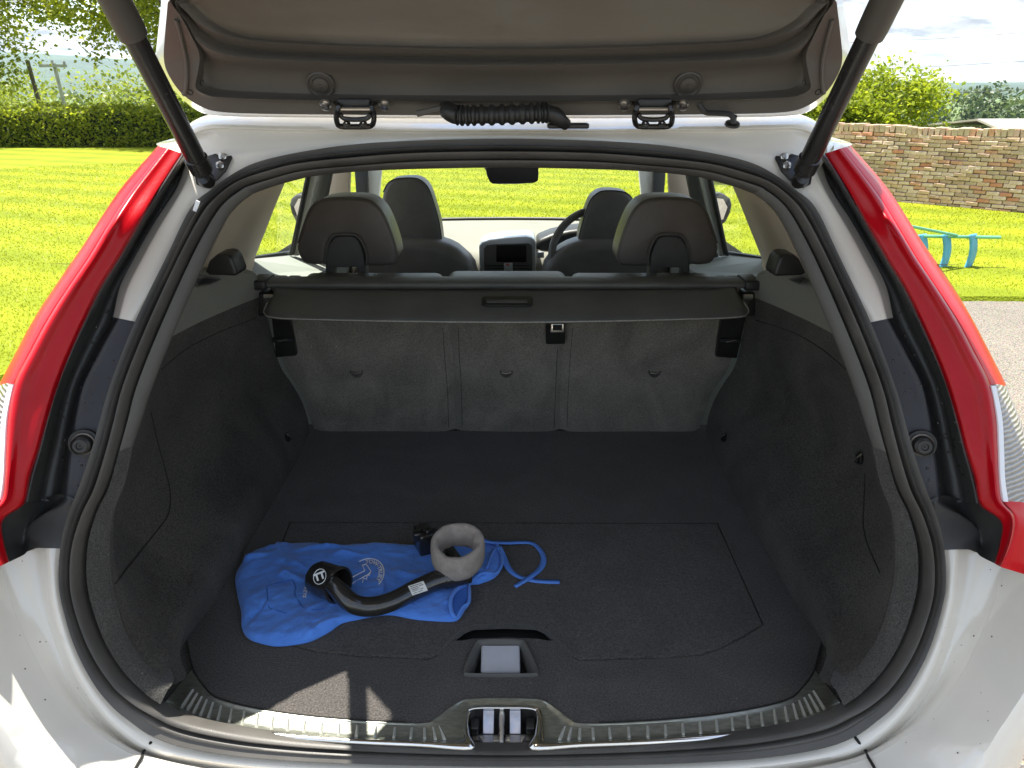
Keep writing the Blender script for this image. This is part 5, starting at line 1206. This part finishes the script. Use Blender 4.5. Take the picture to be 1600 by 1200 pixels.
# drawstring ribbons
def ribbon(pts, w, z=0.003):
    P = cr([UZ(*zp(x, y), ZF+z+zz_) for x, y, zz_ in pts], 6); va = []; vb = []
    for i, p in enumerate(P):
        t = (P[min(i+1, len(P)-1)]-P[max(i-1, 0)]); t.z = 0; t.normalize(); n_ = Vector((-t.y, t.x, 0)); tw = 0.72+0.28*abs(math.sin(i*0.11+0.8))
        va.append(p+n_*w/2*tw+Vector((0, 0, 0.002*(1-tw)))); vb.append(p-n_*w/2*tw-Vector((0, 0, 0.001*(1-tw))))
    v, f = grid([va, vb]); o = mobj('drawstring', v, f, 'blue_ribbon', bag, sharp=80); solid(o, 0.0016); return o
ribbon([(1170, 180, .02), (1205, 192, .016), (1290, 196, .008), (1390, 196, .004), (1432, 225, .002), (1452, 265, .001), (1442, 308, .0), (1395, 350, .0035), (1322, 396, .0)], 0.0115)
ribbon([(1250, 215, .016), (1268, 255, .006), (1292, 310, .001), (1330, 345, .0), (1390, 365, .001), (1450, 372, .0), (1526, 374, .0)], 0.012)
# printing on the cloth
def print_text(body, size, org, ex, ey, par, bold=0.0, warp=None):
    v, f = text_vf(body, size, bold); V = []
    for p in v:
        x, y = (p.x, p.y) if warp is None else warp(p.x, p.y)
        q = bp_(org[0]+x*ex[0]+y*ey[0], org[1]+x*ex[1]+y*ey[1], 0.0011)
        V.append(q if q is not None else UZ(*zp(org[0], org[1]), ZF+0.03))
    if V: return mobj('print', V, f, 'white_print', par, smooth=False)
print_text('KEYS', 30, (368, 425), (-0.1, 0.72), (0.72, 0.08), cl, 0.9)
LC = (648, 345); LR = 78
def arc_warp(x, y, r_=LR-16):
    a = -x/r_+R(38); return ((r_+y)*math.cos(a), (r_+y)*math.sin(a))
print_text('TOW-TRUST', 25, LC, (1, -0.0), (0.18, -0.95), cl, 0.9, arc_warp)
for r_, th in ((LR, 0.0012),):
    P = [bp_(LC[0]+r_*math.cos(a)+0.18*r_*math.sin(a), LC[1]-0.95*r_*math.sin(a), 0.0006) for a in [R(-35+5*i) for i in range(33)]]
    P = [p for p in P if p]; tube('print_ring', P, th, 'white_print', cl, 5)
P = [bp_(x, y, 0.0008) for x, y in ((566, 384), (562, 368), (640, 326), (628, 302), (646, 296), (668, 330), (660, 346), (645, 348), (572, 392), (566, 384))]
P = [p for p in P if p]; tube('print_letter', P, 0.0011, 'white_print', cl, 5)
P = [bp_(x, y, 0.0008) for x, y in ((630, 380), (634, 360), (648, 366), (652, 346), (664, 334))]; P = [p for p in P if p]; tube('print_letter', P, 0.0011, 'white_print', cl, 5)

# ---- detachable tow bar
tow = thing('tow_bar', 'black swan-neck tow bar lying across the blue bag', 'tow bar', (-0.2, 1.1, ZF))
def tz(x, y, z): return UZ(*zp(x, y), ZF+z)
neck = cr([tz(492, 385, 0.066), tz(530, 425, 0.058), tz(575, 468, 0.046), tz(630, 487, 0.036), tz(700, 484, 0.033), tz(780, 458, 0.033), tz(870, 412, 0.035), tz(960, 372, 0.037), tz(1040, 350, 0.036), tz(1085, 338, 0.034)], 5)
nb = len(neck); rad_ = [0.0155+0.0015*min(1, i/8)+0.003*max(0, (i-24)/(nb-24)) for i in range(nb)]
nk = mobj('neck', *tube_vf(neck, rad_, 22), 'tow_black', tow)
ia = nb-9; dirn = (neck[ia+1]-neck[ia]).normalized()
mobj('collar', *tube_vf([neck[ia], neck[ia]+dirn*0.002, neck[ia]+dirn*0.05], [rad_[ia], rad_[ia]+0.0018, rad_[ia]+0.002], 22), 'tow_black', tow)
cap_b, cap_o = tz(440, 340, 0.068), tz(520, 385, 0.066)
ax = Vector((0.80, -0.52, 0.10)).normalized(); cc_ = tz(470, 372, 0.050)
cap = lathe('ball_cap', [(0.001, -0.034), (0.018, -0.033), (0.027, -0.029), (0.031, -0.021), (0.0315, 0.0), (0.0315, 0.022), (0.033, 0.024), (0.033, 0.030), (0.0285, 0.031), (0.0275, 0.020), (0.025, -0.006), (0.012, -0.012), (0.001, -0.012)], cc_, ax, 'tow_black', tow, 40)
lathe('ball', [(0.001, -0.026)]+[(0.024*math.sin(a), -0.024*math.cos(a)) for a in [R(15*i) for i in range(1, 12)]]+[(0.001, 0.024)], cc_-ax*0.002, ax, 'tow_black', tow, 24)
cpt = [bvh(cap)]
lc_ = (436, 352)
def cap_pt(x, y, off=0.0006):
    q, n_ = cast(*zp(x, y), cpt, off); return q
P = [cap_pt(lc_[0]+28*math.cos(a)-4*math.sin(a), lc_[1]+34*math.sin(a)) for a in [2*math.pi*i/32 for i in range(33)]]; P = [p for p in P if p]; tube('logo_ring', P, 0.0006, 'white_print', cap, 5)
v, f = text_vf('TT', 48, 2.6); V = [cap_pt(lc_[0]+p.x*0.80-p.y*0.26, lc_[1]-p.x*0.32-p.y*0.85, 0.0008) for p in v]
if all(q is not None for q in V): mobj('logo', V, f, 'white_print', cap, smooth=False)
nkt = [bvh(nk)]
def nk_pt(x, y, off): q, n_ = cast(*zp(x, y), nkt, off); return q
rows = []
for i in range(7):
    u = i/6; row = []
    for j in range(6):
        w = j/5; x = 836+(70*w)+(20*u); y = 396-24*w+(42*u); q = nk_pt(x, y, 0.0006)
        row.append(q)
    rows.append(row)
if all(q is not None for r in rows for q in r):
    v, f = grid(rows); stk = mobj('sticker', v, f, 'sticker', nk)
    vf = []
    for i, (u, w0, w1) in enumerate([(0.15, .08, .85), (0.32, .08, .55), (0.32, .62, .9), (0.48, .1, .6), (0.64, .1, .5), (0.64, .56, .8), (0.82, .1, .35), (0.82, .42, .7)]):
        P = []
        for uu in (u-0.028, u+0.028):
            for w in (w0, w1): P.append(nk_pt(836+70*w+20*uu, 396-24*w+42*uu, 0.0009))
        if all(P): vf.append((P, [(0, 1, 3, 2)]))
    if vf: mobj('sticker_print', *join(*vf), 'sticker_ink', stk, smooth=False)
# locking head behind the foam ring
hb_ = tz(905, 170, 0.045)
box('locking_head', tz(912, 185, 0.035), (0.034, 0.05, 0.05), 'tow_black', tow, 0.006, Matrix.Rotation(R(25), 3, 'Z'))
for k, (x, y, z) in enumerate(((880, 165, 0.058), (925, 150, 0.062), (948, 158, 0.056))): box('lug', tz(x, y, z-0.006), (0.018, 0.02, 0.02), 'tow_black', tow, 0.004, Matrix.Rotation(R(15+30*k), 3, 'Z'))
lathe('rivet', [(0.004, 0), (0.004, 0.002), (0.001, 0.003)], tz(906, 222, 0.030), (0.1, -0.9, 0.3), 'steel', tow, 12)
mobj('shaft', *tube_vf(cr([tz(920, 190, 0.03), tz(1000, 225, 0.034), tz(1060, 300, 0.044), tz(1100, 330, 0.05)], 4), 0.016, 14), 'tow_black', tow)
# foam ring
fc = tz(1064, 284, 0.052); rows = []
nF = 64
for rr, hh_ in ((0.036, 0.006), (0.0345, 0.022), (0.0350, 0.040), (0.037, 0.0445), (0.0415, 0.0465), (0.0460, 0.0455), (0.0485, 0.0415), (0.0495, 0.030), (0.0490, 0.012), (0.0465, 0.002), (0.044, 0.0), (0.038, 0.0), (0.036, 0.006)):
    row = []
    for i in range(nF):
        a = 2*math.pi*i/nF; inner = rr < 0.039
        k = 1+0.03*math.sin(2*a+0.5)+0.02*math.sin(3*a)
        r_ = rr*k
        if inner: r_ += 0.004*math.exp(-((a-1.9)/0.16)**2)-0.006*math.exp(-((a-0.35)/0.3)**2)+0.0022*noise.noise((math.cos(a)*6, math.sin(a)*6, hh_*60))
        row.append(fc+Vector((r_*math.cos(a), 0.92*r_*math.sin(a), hh_*1.0+0.0015*noise.noise((math.cos(a)*2.5, math.sin(a)*2.5, rr*40))+0.30*r_*math.sin(a)-0.02*r_*math.cos(a))))
    rows.append(row)
v, f = grid(rows, closed_u=True)
tag(mobj('foam_ring', v, f, 'foam', None, sharp=70), 'thick grey foam ring sitting on the end of the tow bar', 'foam ring')

# ------------------------------------------------------------------ carpet pile: short loose fibres
def pile(o, parent, name, n, m, length, seed):
    me = o.data; me.calc_loop_triangles(); T = np.empty(len(me.loop_triangles)*3, np.int32); me.loop_triangles.foreach_get('vertices', T); T = T.reshape(-1, 3)
    V = np.empty(len(me.vertices)*3); me.vertices.foreach_get('co', V); V = V.reshape(-1, 3); g = np.random.default_rng(seed)
    A, B, C_ = V[T[:, 0]], V[T[:, 1]], V[T[:, 2]]; nrm = np.cross(B-A, C_-A); ar = np.linalg.norm(nrm, axis=1); nrm /= np.maximum(ar, 1e-12)[:, None]
    k = g.choice(len(T), n, p=ar/ar.sum()); u = g.random(n); w = g.random(n); f_ = u+w > 1; u[f_] = 1-u[f_]; w[f_] = 1-w[f_]
    P = A[k]+(B[k]-A[k])*u[:, None]+(C_[k]-A[k])*w[:, None]; N_ = nrm[k]
    cv_ = np.array(CAMLOC)-P; sgn = np.sign(np.sum(cv_*N_, 1)); N_ = N_*sgn[:, None]
    t = g.normal(size=(n, 3)); t -= N_*np.sum(t*N_, 1)[:, None]; t /= np.linalg.norm(t, axis=1)[:, None]; b = np.cross(N_, t)
    L = length*(0.5+g.random(n))[:, None]; wd_ = 0.00028
    X = np.empty((n*3, 3)); X[0::3] = P-b*wd_-N_*0.0003; X[1::3] = P+b*wd_-N_*0.0003; X[2::3] = P+N_*L*0.45+t*L
    q = bpy.data.meshes.new(name); q.vertices.add(n*3); q.vertices.foreach_set('co', X.ravel()); q.loops.add(n*3); q.loops.foreach_set('vertex_index', np.arange(n*3, dtype=np.int32))
    q.polygons.add(n); q.polygons.foreach_set('loop_start', np.arange(0, n*3, 3, dtype=np.int32)); q.materials.append(M[m]); q.update(); q.validate()
    ob = bpy.data.objects.new(name, q); col.objects.link(ob); ob.parent = parent; ob['kind'] = 'stuff'
leafmat('pile_floor', (0.025, 0.023, 0.021), (0.140, 0.129, 0.119), 0.15); leafmat('pile_wall', (0.020, 0.019, 0.0165), (0.105, 0.098, 0.086), 0.15); leafmat('pile_edge', (0.018, 0.017, 0.015), (0.095, 0.090, 0.081), 0.15); leafmat('pile_seat', (0.09, 0.083, 0.069), (0.29, 0.272, 0.232), 0.15)
for k_ in ('pile_floor', 'pile_wall', 'pile_edge', 'pile_seat'): [setattr(x.inputs['Roughness'], 'default_value', 0.95) for x in M[k_].node_tree.nodes if x.type == 'BSDF_PRINCIPLED']
pile(fl, fl, 'carpet_pile', 130000, 'pile_floor', 0.0024, 1); pile(hat, hat, 'carpet_pile', 60000, 'pile_floor', 0.0024, 2)
pile(wall_l, wall_l, 'carpet_pile', 80000, 'pile_wall', 0.0024, 3); pile(wall_r, wall_r, 'carpet_pile', 80000, 'pile_wall', 0.0024, 4)
for k_, o_ in enumerate([x for x in bpy.data.objects if x.name.startswith('carpet_flange')]): pile(o_, o_, 'carpet_pile', 26000, 'pile_edge', 0.0018, 10+k_)
for k_, o_ in enumerate((sb1, sb2, sb3)): pile(o_, o_, 'carpet_pile', 26000, 'pile_seat', 0.0022, 20+k_)

# ------------------------------------------------------------------ haze
hv_, hf_ = box_vf((0, 0, 68), (8000, 8000, 170)); hz_ = bpy.data.meshes.new('haze'); hz_.from_pydata([tuple(p) for p in hv_], [], hf_)
hm_ = bpy.data.materials.new('haze_air'); hm_.use_nodes = True; hn = hm_.node_tree; hn.nodes.clear(); ho = hn.nodes.new('ShaderNodeOutputMaterial'); hp_v = hn.nodes.new('ShaderNodeVolumePrincipled')
hp_v.inputs['Color'].default_value = (0.62, 0.80, 1.0, 1); hp_v.inputs['Density'].default_value = 0.00013; hp_v.inputs['Anisotropy'].default_value = 0.2; hn.links.new(hp_v.outputs[0], ho.inputs['Volume']); hz_.materials.append(hm_)
ho_ = bpy.data.objects.new('haze', hz_); col.objects.link(ho_); ho_['kind'] = 'stuff'; ho_['label'] = 'thin summer haze in the air'; ho_['category'] = 'haze'
